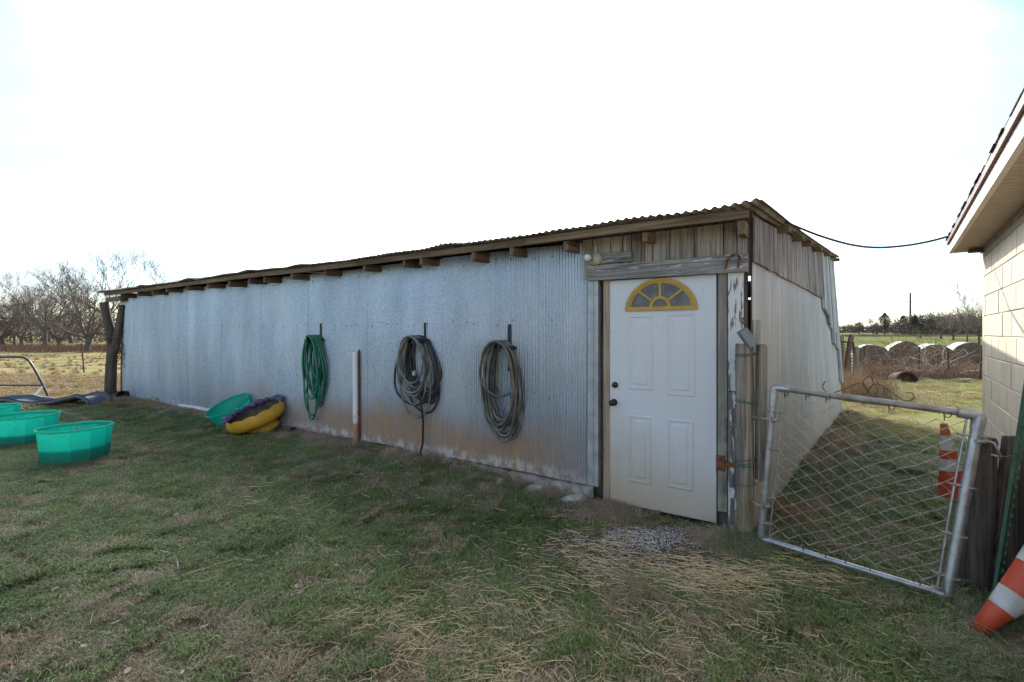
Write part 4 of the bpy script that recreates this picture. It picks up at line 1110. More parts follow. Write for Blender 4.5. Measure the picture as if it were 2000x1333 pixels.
MB().tube(spline([B(-60,697), B(0,698), B(40,698), B(52,702), B(62,713), B(80,745), B(99,784)], 6), .023, 10).build('bent_tube', M['pole_dark'], fr_)
MB().tube([B(-60,753), B(85,753)], .018, 8).build('cross_tube', M['pole_dark'], fr_)
MB().tube([B(84,755), at(55,786,9.9)], .022, 8).build('brace', M['white_rod'], fr_)

# ------------------------------------------------------------------ wire fences
def tpost(label, x, y, h, lean=0, r=.022, mt='rust_dark'):
    z = gz(x, y); return tag(MB().tube([(x, y, z-.2), (x+lean*.5, y, z+h*.5), (x+lean, y, z+h)], r, 6).build('steel_fence_post', M[mt]), label, 'fence post')
lpst = at(160, 675, 17.0); gz_ = gz(lpst.x, lpst.y)
tpost('thin rusty fence post in the sunny field at the left', at(165,712,17).x, 17.0, 1.08, -.12)
wf = empty('wire_fence', at(200, 700, 12), 'sagging wire fence running left from the forked trunk post', 'fence')
for i, (yl, ym, yr) in enumerate(((691, 690, 686), (704, 706, 700), (720, 718, 712), (747, 745, 736), (772, 768, 755))):
    pts = spline([at(-40, yl, 15.5), at(60, ym, 14), at(140, (ym+yr)/2, 12.5), at(212, yr, 10.6)], 5)
    MB().tube(pts, .006, 4).build('fence_wire', M['wire_rust'], wf)

# right background fence
for i, (px, y0, Y, lb) in enumerate(((1853, 681, 15.8, 'rusty fence post right of the sheet drum in the brush'), (1795, 678, 16.4, 'rusty fence post just left of the third hay bale'), (1686, 676, 16.2, 'thin rusty fence post in front of the leftmost bale'), (1914, 690, 15.4, 'rusty fence post beside the block building corner'))):
    p_ = at(px, y0, Y); tpost(lb, p_.x, p_.y, p_.z-gz(p_.x,p_.y), .03*(i-1), .028)
rf = empty('wire_fence', (12.8, 16, 0), 'rusty wire fence through the brown brush in front of the bales', 'fence')
for z in (.25, .55, .8, 1.02):
    pts = [(11.9+i*.4, 16.3-i*.05, gz(12,16)+z+.03*math.sin(i*1.7+z*9)) for i in range(14)]
    MB().tube(pts, .007, 4).build('fence_wire', M['wire_rust'], rf)
# old rusty gate leaning at the shed's far corner
og = empty('rusty_wire_panel', at(1650, 745, 12.5), 'rusty welded wire panel leaning between old posts behind the shed', 'panel')
def D(px, py, dY=0): return at(px, py, 12.5+dY)
MB().tube([D(1649,742), D(1652,700), D(1660,654)], .03, 6).build('frame_bar', M['rust_dark'], og)
MB().tube([D(1640,668), D(1667,670)], .025, 6).build('frame_bar', M['rust_dark'], og)
MB().tube([D(1667,670), D(1668,690)], .02, 6).build('frame_bar', M['rust_dark'], og)
for i in range(12):
    y_ = 672+i*6
    MB().tube([D(1636, y_), D(1667, y_+5)], .008, 4).build('wire', M['wire_rust'], og)
for i in range(6):
    MB().tube([D(1640+i*5, 672), D(1642+i*5, 740)], .008, 4).build('wire', M['wire_rust'], og)
for i, (px, yt, wd, ln, lb) in enumerate(((1639, 656, .09, 0, 'weathered timber post at the far corner of the shed'), (1655, 656, .07, .12, 'slanting weathered post beside the rusty wire panel'), (1671, 677, .085, .0, 'short grey timber post at the right of the rusty wire panel'), (1646, 654, .04, -.02, 'thin leaning stake behind the rusty wire panel'))):
    b_ = at(px, 745, 12.9); t_ = at(px, yt, 12.9)
    tag(MB().tube([b_-Vector((ln,0,.3)), (b_+t_)/2, t_+Vector((ln,0,0))], wd, 8, wob=.06).build('timber_post', M['post']), lb, 'post')
# half buried rusty drum
dr = at(1764, 745, 15.0); zz_ = gz(dr.x, dr.y)
tag(MB().lathe((dr.x, dr.y, zz_+.0), [(.30,-.35),(.315,-.3),(.30,-.1),(.315,0),(.30,.1),(.31,.25),(.27,.25),(.26,.1),(.0001,.1)], 28, (-.25,-.95,.12)).build('rusty_drum', M['rust_dark'], origin=(dr.x,dr.y,zz_)), 'rusty steel drum half sunk on its side in the grass behind the gate', 'drum')
for i, (px, py, L2, an, lb) in enumerate(((1728, 741, .55, .15, 'dark fallen log left of the rusty drum'), (1782, 747, .25, .3, 'short pale fallen stick right of the rusty drum'), (1895, 743, .7, -.35, 'pale fallen branch in the grass near the block building'))):
    p_ = at(px, py, 15.0); p_.z = gz(p_.x,p_.y)+.06
    tag(MB().tube([p_-Vector((L2/2,0,-.02)), p_+Vector((0,.02,.02)), p_+Vector((L2/2,0,an*.3))], [.055,.06,.045] if i == 0 else .03, 8, wob=.1).build('fallen_log', M['rust_dark' if i == 0 else 'whitebranch']), lb, 'log')

# ------------------------------------------------------------------ hay bales
bx0 = Vector((.5, .866, 0)); bside = Vector((.866, -.5, 0))
def bale(px, Y, label, R_=.78, H_=1.12, seed=0):
    c = Vector((ray(px)*Y, Y, 0)); c.z = gz(c.x, c.y)-.02
    root = empty('hay_bale', c, label, 'hay bale', 'old round hay bales in a row beyond the fence')
    n = 26
    def prof(k, rf_=1.0):
        th = math.pi*(-.08 + 1.16*k/(n-1)); x_ = math.cos(th)*R_*rf_*(1.02 if math.sin(th) < .3 else 1); z_ = max(-.05, .25*rf_ + math.sin(th)*(H_-.25)*rf_)
        return x_, z_
    vs = []; Lb = 1.35
    for j in range(5):
        d_ = Lb*j/4
        for k in range(n):
            x_, z_ = prof(k); q = 1+.08*noise.noise(Vector((x_*2+seed*5, d_*2, z_*2)))
            vs.append(c + bx0*d_ + bside*x_*q + Vector((0,0,z_*q)))
    MB().add(vs, [(j*n+k, j*n+k+1, (j+1)*n+k+1, (j+1)*n+k) for j in range(4) for k in range(n-1)], True).build('net_wrap', M['net'], root)
    vs = []; rings = 7
    for j in range(rings):
        f_ = 1.0 - j/(rings-1)*.999
        for k in range(n):
            x_, z_ = prof(k, 1); x_ *= f_; z_ = .35 + (z_-.35)*f_
            b_ = -.03*(j % 2) - .05*noise.noise(Vector((x_*4+seed, z_*4, 1))) - (.0 if j == 0 else .02)
            vs.append(c + bx0*b_ + bside*x_ + Vector((0,0,z_)))
    MB().add(vs, [(j*n+k, (j+1)*n+k, (j+1)*n+(k+1) % n, j*n+(k+1) % n) for j in range(rings-1) for k in range(n)], True).build('bale_end', M['hay'], root)
for i, (px, lb) in enumerate(((1702, 'old round hay bale furthest left in the row, beside the shed corner'), (1767, 'old round hay bale, second from the left in the row behind the rusty drum'), (1832, 'old round hay bale, third in the row, behind bare white branches'), (1894, 'old round hay bale partly hidden by the block building corner'))):
    bale(px + (0,2,-3,2)[i], 22.0 + (0,.5,.2,1.1)[i], lb, (.80,.76,.74,.79)[i], (1.02,1.16,1.06,1.12)[i], seed=i)

# ------------------------------------------------------------------ trees
def grow(tr, cr, p, d, Ln, r, depth, rs, spread, gn=.0, nch=(4,5)):
    seg = 4 if depth < 3 else 3; pts = [p]; rad = [r]
    for i in range(seg):
        d = (d + Vector((rs.uniform(-1,1), rs.uniform(-1,1), rs.uniform(-.8,.9)))*.20 + Vector((0,0,gn))).normalized()
        p = p + d*(Ln/seg); pts.append(p); rad.append(r*(1-.6*(i+1)/seg))
    (tr if depth <= 1 else cr).tube(pts, rad, 6 if depth <= 1 else 3, cap=False)
    if depth >= 5: return
    for c in range(rs.randint(*nch)):
        f = rs.uniform(.35, 1.0); i = min(seg-1, int(f*seg)); q = pts[i].lerp(pts[i+1], f*seg-i)
        ax = Vector((rs.uniform(-1,1), rs.uniform(-1,1), rs.uniform(-.5,.7))); dd = (d + ax*spread).normalized()
        grow(tr, cr, q, dd, Ln*rs.uniform(.5,.75), max(.006, rad[min(i+1, seg)]*rs.uniform(.55,.8)), depth+1, rs, spread, gn, nch)
def bare_tree(h, seed, trunk=.14, tr_r=.16, spread=.95, lean=0.0, limbs=6):
    rs = random.Random(seed); tr = MB(); cr = MB()
    th = h*trunk; top = Vector((lean*th, 0, th))
    tr.tube([(0,0,-.3), (0,0,.0), top*.5, top], [tr_r*1.5, tr_r*1.25, tr_r, tr_r*.95], 8, wob=.05)
    for i in range(limbs):
        an = 2*math.pi*i/limbs + rs.uniform(-.4,.4); up = rs.uniform(.35, 1.3)
        grow(tr, cr, top*.96, Vector((math.cos(an), math.sin(an), up)).normalized(), h*rs.uniform(.36,.48), tr_r*rs.uniform(.45,.65), 1, rs, spread, .06, (4,5))
    return tr, cr
TV = []
def put_tree(name, variant, loc, rot, s, label, cat='tree', group=None, mt=('far_bark','twig')):
    root = empty(name, loc, label, cat, group)
    if variant not in VM:
        tr, cr = VS[variant](); a_ = tr.build('trunk', M[mt[0]], origin=(0,0,0)); b_ = cr.build('crown', M[mt[1]], origin=(0,0,0))
        VM[variant] = (a_.data, b_.data); bpy.data.objects.remove(a_); bpy.data.objects.remove(b_)
    for nm, me in zip(('trunk','crown'), VM[variant]):
        o = bpy.data.objects.new(nm, me); col_link(o); o.parent = root
    root.rotation_euler = (0,0,rot); root.scale = (s,s,s); return root
VM = {}
VS = {0: lambda: bare_tree(7.0, 3, .13, .16, 1.0), 1: lambda: bare_tree(7.0, 8, .20, .14, .85), 2: lambda: bare_tree(7.0, 14, .15, .2, 1.1, .2), 3: lambda: bare_tree(7.0, 23, .34, .12, .7, 0, 5)}
# (px, top py, Y, variant, label)
def tree_at(px, top, Y, v, rot, label, name='bare_tree', group=None, hbase=7.0, wide=1.0):
    x = ray(px)*Y; z = gz(x, Y)
    h = (650-top)/900*Y + 1.6 - z
    r = put_tree(name, v, (x, Y, z), rot, h/hbase/1.02, label, group=group)
    r.scale = (r.scale[0]*wide, r.scale[1]*wide, r.scale[2]); return r
tree_at(168, 512, 34, 2, .5, 'wide spreading bare tree with a thick short trunk, nearest the forked post', wide=1.0)
tree_at(115, 545, 41, 0, 1.2, 'dense bare tree with two low trunks left of the nearest spreading tree')
tree_at(88, 508, 43, 1, 2.2, 'tall rounded bare tree in the middle of the left tree row')
tree_at(42, 562, 48, 0, 3.1, 'bare tree with a thin trunk, third from the left edge of the photo', )
tree_at(28, 570, 50, 1, 4.0, 'bare tree with a straight thin trunk, second from the left edge')
tree_at(6, 550, 47, 2, 5.0, 'bare tree at the left edge of the photo')
tree_at(-40, 540, 45, 0, .3, 'bare tree just past the left edge of the photo')
tree_at(212, 500, 52, 3, .9, 'slim upright bare tree rising behind the forked trunk post')
tree_at(276, 541, 46, 1, 1.9, 'bare tree whose crown shows over the left end of the shed roof')
tree_at(352, 530, 60, 3, 2.9, 'small distant bare crown just above the shed roof')
tree_at(140, 560, 62, 2, 3.9, 'smaller bare tree far back between the row trees')
tree_at(60, 575, 66, 3, 4.9, 'small bare tree far behind the left row')
tree_at(235, 570, 60, 0, 5.5, 'low bare tree far behind the shed corner')
# right side
tree_at(1889, 562, 36, 3, 2.2, 'tall slim bare tree with an open crown left of the block building', wide=.62)
tree_at(1862, 590, 62, 0, .4, 'dense bare tree behind the slim one near the block building')
tree_at(1838, 596, 66, 2, 1.4, 'wide bare tree in the right background above the third bale')
tree_at(1912, 580, 48, 1, 2.4, 'bare tree partly cut off by the block building corner')
tree_at(1935, 565, 44, 0, 3.4, 'bare tree mostly hidden behind the block building')
tree_at(1705, 612, 90, 1, 3.3, 'small far bare tree left of the dark cedar')
tree_at(1785, 608, 110, 0, 4.4, 'pale bare crown rising behind the middle cedars')
tree_at(1815, 606, 95, 2, 5.4, 'bare tree between the cedars and the dense bare trees')
tree_at(1668, 622, 150, 1, 0.4, 'tiny distant bare tree at the left end of the right tree line')
tree_at(1655, 628, 170, 0, 1.4, 'faint distant bare tree beside the shed corner')
# cedars
def cedar(px, top, Y, label, wd=.38, seed=0, base=None):
    rs = random.Random(seed); x = ray(px)*Y; g0 = gz(x, Y); h = (650-top)/900*Y+1.6-g0
    root = empty('cedar_tree', (x, Y, g0), label, 'tree')
    MB().tube([(x,Y,g0-.2),(x,Y,g0+h*.5),(x,Y,g0+h*.9)], [.2,.12,.04], 6).build('trunk', M['far_bark'], root)
    vs = []; fs = []; n = 4200; wd *= 1.55
    for i in range(n):
        f = rs.random()**.8; z = .08*h + f*h*.92
        rmax = wd*h*(1-f)**.75*(1+.35*math.sin(seed+z*2.3))*(.8+.4*noise.noise(Vector((seed, z*.7, 0))))+.08
        an = rs.uniform(0, 6.283); rr_ = rmax*(rs.random()**.45)*(1+.35*noise.noise(Vector((math.cos(an)*1.5+seed, math.sin(an)*1.5, z*.6))))
        c = Vector((x+rr_*math.cos(an), Y+rr_*math.sin(an), z+g0)); s_ = rs.uniform(.12,.30)*h/6
        u_ = Vector((rs.uniform(-1,1), rs.uniform(-1,1), rs.uniform(-.2,1))).normalized()*s_; v_ = Vector((rs.uniform(-1,1), rs.uniform(-1,1), rs.uniform(-1,1))).normalized()*s_*.5
        b_ = len(vs); vs += [c-u_*.5-v_*.3, c-u_*.2+v_*.6, c+u_]; fs.append((b_, b_+1, b_+2))
    MB().add(vs, fs).build('crown', M['cedar'], root)
cedar(1728, 612, 85, 'narrow dark cedar, leftmost of the cedars in the right background', .30, 1)
cedar(1678, 630, 140, 'small round cedar far off near the shed corner', .5, 2)
cedar(1712, 632, 84, 'low wide cedar at the foot of the narrow one', .6, 3)
cedar(1764, 617, 100, 'dark cedar just left of the utility pole', .42, 4)
cedar(1786, 617, 88, 'broad cedar right of the utility pole', .45, 5)
cedar(1797, 632, 70, 'low bushy cedar in front of the broad one', .55, 6)
cedar(1818, 622, 84, 'brownish cedar at the right end of the cedar group', .42, 7)
cedar(1750, 630, 104, 'low cedar between the narrow cedar and the utility pole', .6, 8)
up = at(1778, 640, 95); 
pl_ = empty('utility_pole', (up.x, 95, 0), 'tall thin wooden utility pole above the far cedars', 'pole')
tz_ = 1.6+(650-572)/900*95
MB().tube([(up.x,95,-.5),(up.x,95,tz_)], [.24,.16], 8).build('pole', M['far_bark'], pl_)
MB().tube([(up.x-.6,95,tz_-1.9),(up.x+.6,95,tz_-1.9)], .05, 6).build('crossarm', M['far_bark'], pl_)

# far wood masses and brush
def mass(name, x0, x1, y, h, n, mtl, seed, thick=6, s_=.5, stemmy=False, kind='stuff', dens=1.0):
    rs = random.Random(seed); vs = []; fs = []
    for i in range(n):
        x = rs.uniform(x0, x1); yy = y + rs.uniform(-thick/2, thick/2); zb = gz(x, yy)
        hh = h*(.55+.6*abs(noise.noise(Vector((x*1.1/h+seed, yy*.2, 0)))))+.1*h
        if stemmy:
            p_ = Vector((x, yy, zb)); t_ = hh*rs.uniform(.4,1); d_ = Vector((rs.uniform(-.5,.5), rs.uniform(-.4,.4), 1))*t_; wv = Vector((rs.uniform(.5,1)*s_, rs.uniform(-.3,.3)*s_, 0))
            b_ = len(vs); mid = p_+d_*.55+Vector((rs.uniform(-.1,.1)*t_,0,0)); vs += [p_-wv, p_+wv, mid+wv*.8, mid-wv*.8, p_+d_+Vector((rs.uniform(-.25,.25)*t_,0,-.05*t_))]
            fs += [(b_, b_+1, b_+2, b_+3), (b_+3, b_+2, b_+4)]
        else:
            c = Vector((x, yy, zb+rs.random()*hh)); u_ = Vector((rs.uniform(-1,1), rs.uniform(-1,1), rs.uniform(-.3,1.2))).normalized()*s_*rs.uniform(.5,1.4); v_ = Vector((rs.uniform(-1,1), rs.uniform(-1,1), rs.uniform(-1,1))).normalized()*s_*.10
            b_ = len(vs); vs += [c-u_, c+v_, c+u_, c-v_]; fs.append((b_, b_+1, b_+2, b_+3))
    return tag(MB().add(vs, fs).build(name, mtl, origin=((x0+x1)/2, y, 0)), kind=kind)
tag(mass('distant_wood', -210, -60, 75, 5.8, 15000, M['twig'], 1, 22, 1.0), 'brown far off wood behind the left tree row', 'wood')
tag(mass('distant_wood', 78, 150, 92, 4.4, 24000, M['twig'], 2, 10, .7), 'brown thicket below the bare trees at the right', 'wood')
tag(mass('distant_wood', 250, 420, 380, 7, 5000, M['twig'], 3, 20, 3), 'thin distant wood on the horizon at the right', 'wood')
tag(mass('distant_wood', -620, -150, 330, 12, 9000, M['twig'], 5, 20, 3), 'faint distant wood on the horizon at the left', 'wood')
tag(mass('brown_brush', -56, -23, 38, .9, 9000, M['brush'], 4, 9, .022, True), 'reddish brown strip of brush under the left trees', 'brush')
tag(mass('dry_weeds', 11.2, 17.0, 16.4, .8, 3200, M['drygrass'], 6, 1.5, .010, True), 'tan dead weeds along the wire fence behind the gate', 'weeds')
tag(mass('brown_brush', 11.5, 18.0, 18.0, .75, 2600, M['brush'], 7, 1.8, .012, True), 'brown brush between the wire fence and the bales', 'brush')
tag(mass('dry_weeds', 7.75, 8.75, 11.4, 1.0, 1500, M['drygrass'], 9, 2.0, .009, True), 'tall pale dead grass at the far corner of the shed', 'weeds')
tag(mass('field_edge_grass', 25, 85, 78, .5, 9000, M['drygrass'], 10, 3, .06, True), 'tan strip of dry grass at the far edge of the green field', 'grass')
# brambles with arching bare branches
def bramble(mtl, label, x0, x1, y0, y1, n, r0, seed, hmax=1.3, name='bramble'):
    rs = random.Random(seed); mb = MB()
    for i in range(n):
        x, y = rs.uniform(x0,x1), rs.uniform(y0,y1); p_ = Vector((x, y, gz(x,y))); pts = [p_]
        d_ = Vector((rs.uniform(-.7,.7), rs.uniform(-.4,.4), 1)).normalized(); Ln = rs.uniform(.5, hmax)
        for k in range(6):
            d_ = (d_ + Vector((rs.uniform(-.5,.5), rs.uniform(-.3,.3), -.22))).normalized(); p_ = p_+d_*Ln/6; pts.append(p_)
            if rs.random() < .6:
                e = d_+Vector((rs.uniform(-1,1), rs.uniform(-.5,.5), rs.uniform(-.6,.8))); e.normalize(); mb.tube([p_, p_+e*Ln*.15, p_+e*Ln*.27+Vector((0,0,-.03))], [r0*.6,r0*.5,r0*.3], 3, cap=False)
        mb.tube(pts, [r0*(1-.12*k) for k in range(7)], 4, cap=False)
    return tag(mb.build(name, mtl), label, 'bramble', None, 'stuff')
bramble(M['brush'], 'brown tangled brambles along the fence', 11.6, 16.2, 15.4, 17.4, 190, .011, 3, 1.2)
bramble(M['whitebranch'], 'bleached bare branches in the brambles before the third bale', 13.9, 16.2, 15.6, 17.0, 16, .024, 5, 1.9)
bramble(M['brush'], 'rust brown leafy brambles beside the block building', 14.6, 16.6, 16.5, 18.5, 80, .014, 8, 2.4)
# ------------------------------------------------------------------ turf, straw, leaves
rng = np.random.default_rng(4)
def blades(n, size, lmin, lmax, wd, lean, curl, seed, clump=0):
    r = np.random.default_rng(seed)
    if clump:
        an = r.uniform(0, 2*np.pi, n); rad = np.abs(r.normal(0, clump, n)); x = rad*np.cos(an); y = rad*np.sin(an)
    else:
        x = r.uniform(-size/2, size/2, n); y = r.uniform(-size/2, size/2, n)
    h = r.uniform(lmin, lmax, n); a = r.uniform(0, 2*np.pi, n); ln = r.uniform(.15, 1, n)*lean
    if clump: a = np.arctan2(y, x) + r.normal(0, .7, n)
    dx, dy = np.cos(a), np.sin(a); px, py = -dy, dx; w_ = wd*r.uniform(.6, 1.3, n)
    V = np.zeros((n, 5, 3)); tw = r.uniform(-.5,.5,n)
    def P(t, k):   # point along the blade, bending
        s_ = np.sin(ln*t + curl*t*t*.8)*h*t; c_ = np.cos(ln*t + curl*t*t*.8)*h*t
        return np.stack([x+dx*s_+px*k, y+dy*s_+py*k, c_-.004], 1)
    V[:,0] = P(0, -w_/2); V[:,1] = P(0, w_/2); V[:,2] = P(.55, w_*.42+tw*.004); V[:,3] = P(.55, -w_*.42+tw*.004); V[:,4] = P(1.0, tw*.008)
    base = (np.arange(n)*5)[:,None]
    F = [tuple(q) for q in (base + np.array([0,1,2,3])).tolist()] + [tuple(q) for q in (base + np.array([3,2,4])).tolist()]
    return V.reshape(-1,3), F
def mesh_np(name, V, F, mtl, extra=None, seed=0):
    me = bpy.data.meshes.new(name); me.from_pydata(V.tolist(), [], F); me.materials.append(mtl)
    if extra:
        n = len(F)//2; r = np.random.default_rng(seed+900); u = r.random(n); idx = np.zeros(n, np.int32); acc = 0
        for k, (m2, fr) in enumerate(extra):
            me.materials.append(m2); idx[(u >= acc) & (u < acc+fr)] = k+1; acc += fr
        me.polygons.foreach_set("material_index", np.concatenate([idx, idx]).astype(np.int32))
    me.update(); return me
lib = {}
def libcol(name, metas):
    c = bpy.data.collections.new(name)
    for i, me in enumerate(metas):
        o = bpy.data.objects.new(name+'_patch', me); c.objects.link(o)
    lib[name] = c; return c
libcol('green_turf', [mesh_np('turf_patch', *blades(1200, .30, .018, .064, .0038, 1.25, .7, s_), M['grass'], [(M['thatch'], .09), (M['longgrass'], .12)], s_) for s_ in range(5)])
libcol('dead_turf', [mesh_np('thatch_patch', *blades(1000, .30, .015, .06, .0032, 1.5, .4, 50+s_), M['thatch'], [(M['grass'], .18), (M['gold'], .15)], s_) for s_ in range(5)])
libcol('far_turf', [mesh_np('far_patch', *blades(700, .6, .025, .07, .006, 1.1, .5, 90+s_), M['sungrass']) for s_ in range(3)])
libcol('far_dead_turf', [mesh_np('far_dead_patch', *blades(700, .6, .02, .08, .006, 1.3, .4, 95+s_), M['gold']) for s_ in range(3)])
libcol('long_tuft', [mesh_np('tuft', *blades(150, .1, .10, .26, .0042, .9, 1.2, 120+s_, .035), M['longgrass']) for s_ in range(4)])
libcol('brown_tuft', [mesh_np('brown_tuft', *blades(170, .1, .06, .20, .0034, 1.3, .9, 140+s_, .05), M['thatch']) for s_ in range(4)])
libcol('gold_tuft', [mesh_np('gold_tuft', *blades(170, .1, .12, .36, .005, .9, 1.1, 160+s_, .05), M['gold']) for s_ in range(4)])
def scatter(name, colname, pts, rots, scl, label=None, cat=None, tilt=.12):
    n = len(pts); me = bpy.data.meshes.new(name); me.from_pydata([tuple(p_) for p_ in pts], [], [])
    ar = me.attributes.new("rot", 'FLOAT_VECTOR', 'POINT'); ar.data.foreach_set("vector", np.stack([rng.normal(0,tilt,n), rng.normal(0,tilt,n), rots], 1).astype(np.float32).ravel())
    as_ = me.attributes.new("scl", 'FLOAT_VECTOR', 'POINT'); as_.data.foreach_set("vector", np.asarray(scl, np.float32).reshape(-1,3).ravel())
    ob = bpy.data.objects.new(name, me); col_link(ob)
    ng = bpy.data.node_groups.new(name, 'GeometryNodeTree')
    ng.interface.new_socket("Geometry", in_out='INPUT', socket_type='NodeSocketGeometry'); ng.interface.new_socket("Geometry", in_out='OUTPUT', socket_type='NodeSocketGeometry')
    gi = ng.nodes.new("NodeGroupInput"); go = ng.nodes.new("NodeGroupOutput"); ip = ng.nodes.new("GeometryNodeInstanceOnPoints")
    ci = ng.nodes.new("GeometryNodeCollectionInfo"); ci.inputs[0].default_value = lib[colname]; ci.inputs[1].default_value = True; ci.inputs[2].default_value = True
    na = ng.nodes.new("GeometryNodeInputNamedAttribute"); na.data_type = 'FLOAT_VECTOR'; na.inputs[0].default_value = "rot"
    ns = ng.nodes.new("GeometryNodeInputNamedAttribute"); ns.data_type = 'FLOAT_VECTOR'; ns.inputs[0].default_value = "scl"
    ng.links.new(gi.outputs[0], ip.inputs["Points"]); ng.links.new(ci.outputs[0], ip.inputs["Instance"]); ip.inputs["Pick Instance"].default_value = True
    ng.links.new(na.outputs[0], ip.inputs["Rotation"]); ng.links.new(ns.outputs[0], ip.inputs["Scale"])
    ng.links.new(ip.outputs[0], go.inputs[0])
    md = ob.modifiers.new("scatter", 'NODES'); md.node_group = ng
    return tag(ob, label, cat, None, 'stuff')
def inshed(x, y, m_=.0):
    d = Vector((x, y, 0)) - C0; t_ = -(d.dot(NF)); a = d.dot(U)
    return t_ > -.02+m_ and d.dot(MS) < -.02 and t_ < 7.5 and a < 12.9
def inhouse(x, y):
    d = Vector((x, y, 0)) - W0; return d.dot(HN) < .02 and d.dot(HW) > -.02
def dryness(x, y):
    v = noise.noise(Vector((x*.75+3, y*.75, 1)))*.6 + noise.noise(Vector((x*2.1, y*2.1, 4)))*.5
    if y < 3.2: v += .07 - .02*x + .13*S((x+1.6)/2)*S((2.9-y)/1.2)
    v -= .09
    if y > 4.4 and x < 1: v -= .06
    if x > 2: v -= .10
    return v
def bare(x, y):   # worn earth
    d = math.hypot((x-1.05)/.95, (y-3.35)/.48) + .35*noise.noise(Vector((x*4, y*4, 2)))
    b = d < 1.0
    b = b or math.hypot((x+3.05)/.26, (y-5.05)/.24) < 1      # earth patch left of centre
    return b
P_ = {k: ([], [], []) for k in ('g','d','fg','fd')}
def put(k, x, y, s_, sz=None):
    P_[k][0].append((x, y, gz(x, y))); P_[k][1].append(R.uniform(0, 6.28)); P_[k][2].append((s_, s_, sz or s_))
y = 1.7
while y < 9.2:
    st_ = .17 if y < 4.5 else .215
    x = -1.28*y-.8
    while x < min(1.28*y+.6, 7):
        xx, yy = x+R.uniform(-.06,.06), y+R.uniform(-.06,.06)
        if not inshed(xx, yy) and not inhouse(xx, yy):
            dr_ = dryness(xx, yy)
            if bare(xx, yy):
                if R.random() < .12: put('d', xx, yy, R.uniform(.6,.9), .6)
            elif xx > 5.4 and yy > 6.9:
                put('fg', xx, yy, .5, .8)
                if R.random() < .5: put('fd', xx, yy, .45, .6)
            else:
                sc_ = R.uniform(.85,1.2)
                hgt = 1.0 + .5*max(0, noise.noise(Vector((xx*1.3, yy*1.3, 9))))
                if dr_ < .10 or R.random() < .22: put('g', xx, yy, sc_, sc_*hgt)
                if dr_ > .0 or R.random() < .30: put('d', xx, yy, sc_, sc_*(.85 if dr_ > .1 else 1.0))
        x += st_
    y += st_
y = 9.2
while y < 15.5:
    for x in np.arange(-1.25*y-1, 1.2*y, .42):
        xx, yy = x+R.uniform(-.15,.15), y+R.uniform(-.15,.15)
        if inshed(xx, yy) or inhouse(xx, yy) or (-7 < xx < 6.2): continue
        if xx > 0:
            if R.random() < .9: put('fg', xx, yy, 1.0)
            if R.random() < .55: put('fd', xx, yy, .9)
        else:
            if R.random() < .35: put('fg', xx, yy, 1.1)
            if R.random() < .8: put('fd', xx, yy, 1.3)
    y += .42
scatter('lawn_grass', 'green_turf', *P_['g'], 'short green lawn grass in front of the shed', 'grass')
scatter('dead_turf', 'dead_turf', *P_['d'], 'dead tan grass patches in the lawn', 'grass')
scatter('sunny_grass', 'far_turf', *P_['fg'], 'sunlit green grass beyond the shed shadow', 'grass')
scatter('dry_field_grass', 'far_dead_turf', *P_['fd'], 'dry golden grass of the field', 'grass')
# tufts
def tufts(name, cn, spots, label, tilt=.2):
    pts, ro, s3 = [], [], []
    for (x, y, s_) in spots:
        pts.append((x, y, gz(x,y)-.005)); ro.append(R.uniform(0,6.28)); s3.append((s_, s_, s_*R.uniform(.8,1.15)))
    scatter(name, cn, pts, ro, s3, label, 'grass', tilt)
sp1 = []; sp2 = []; sp3 = []
for i in range(430):      # debris and grass along the wall foot
    a = R.uniform(1.25, 12.7); o = abs(R.gauss(0,.16))+.06; p_ = FP(a, o, 0); sp2.append((p_.x, p_.y, R.uniform(.45,.95)))
for i in range(110):
    a = R.uniform(1.2, 12.5); o = abs(R.gauss(0,.2))+.12; p_ = FP(a, o, 0); sp1.append((p_.x, p_.y, R.uniform(.35,.75)))
for i in range(60):       # dead thatch mound at the door's latch side
    sp2.append((R.gauss(.80,.11), R.gauss(4.06,.07), R.uniform(.7,1.0)))
for i in range(46):
    sp1.append((R.gauss(1.66,.10), R.gauss(3.42,.07), R.uniform(.55,.9)))
for i in range(34): sp2.append((R.gauss(1.62,.12), R.gauss(3.44,.07), R.uniform(.6,.95)))
for i in range(150):      # long grass in the right corner
    x = R.uniform(2.05, 3.1); y = R.uniform(1.9, 2.75)
    if x/y > .98 or (x/y > .92 and y < 2.3): sp1.append((x, y, R.uniform(.45,.9)))
for i in range(70):
    x = R.uniform(2.1, 3.0); y = R.uniform(2.1, 3.0)
    if x/y > .98: sp2.append((x, y, R.uniform(.5,.9)))
for i in range(70):       # along the side wall
    t_ = R.uniform(.3, 7.4); o = abs(R.gauss(0,.14))+.06; p_ = SP(t_, o, 0); sp3.append((p_.x, p_.y, R.uniform(.4,.8)))
for i in range(40):
    t_ = R.gauss(4.0,.35); o = abs(R.gauss(0,.2))+.06; p_ = SP(t_, o, 0); sp3.append((p_.x, p_.y, R.uniform(.5,.85)))
for i in range(60):
    t_ = R.uniform(1.2, 3.6); o = abs(R.gauss(0,.22))+.08; p_ = SP(t_, o, 0); sp1.append((p_.x, p_.y, R.uniform(.5,.9)))
for i in range(30):       # foot of the block wall and cone
    p_ = HP(R.uniform(-.1,1.6), abs(R.gauss(0,.12))+.05, 0); sp1.append((p_.x, p_.y, R.uniform(.6,1.0)))
for (cx, cy, n_) in ((-5.02,5.3,34), (-6.5,6.15,34), (-7.7,6.8,24)):
    for i in range(n_):
        an = R.uniform(0,6.28); sp1.append((cx+.34*math.cos(an), cy+.34*math.sin(an), R.uniform(.3,.55)))
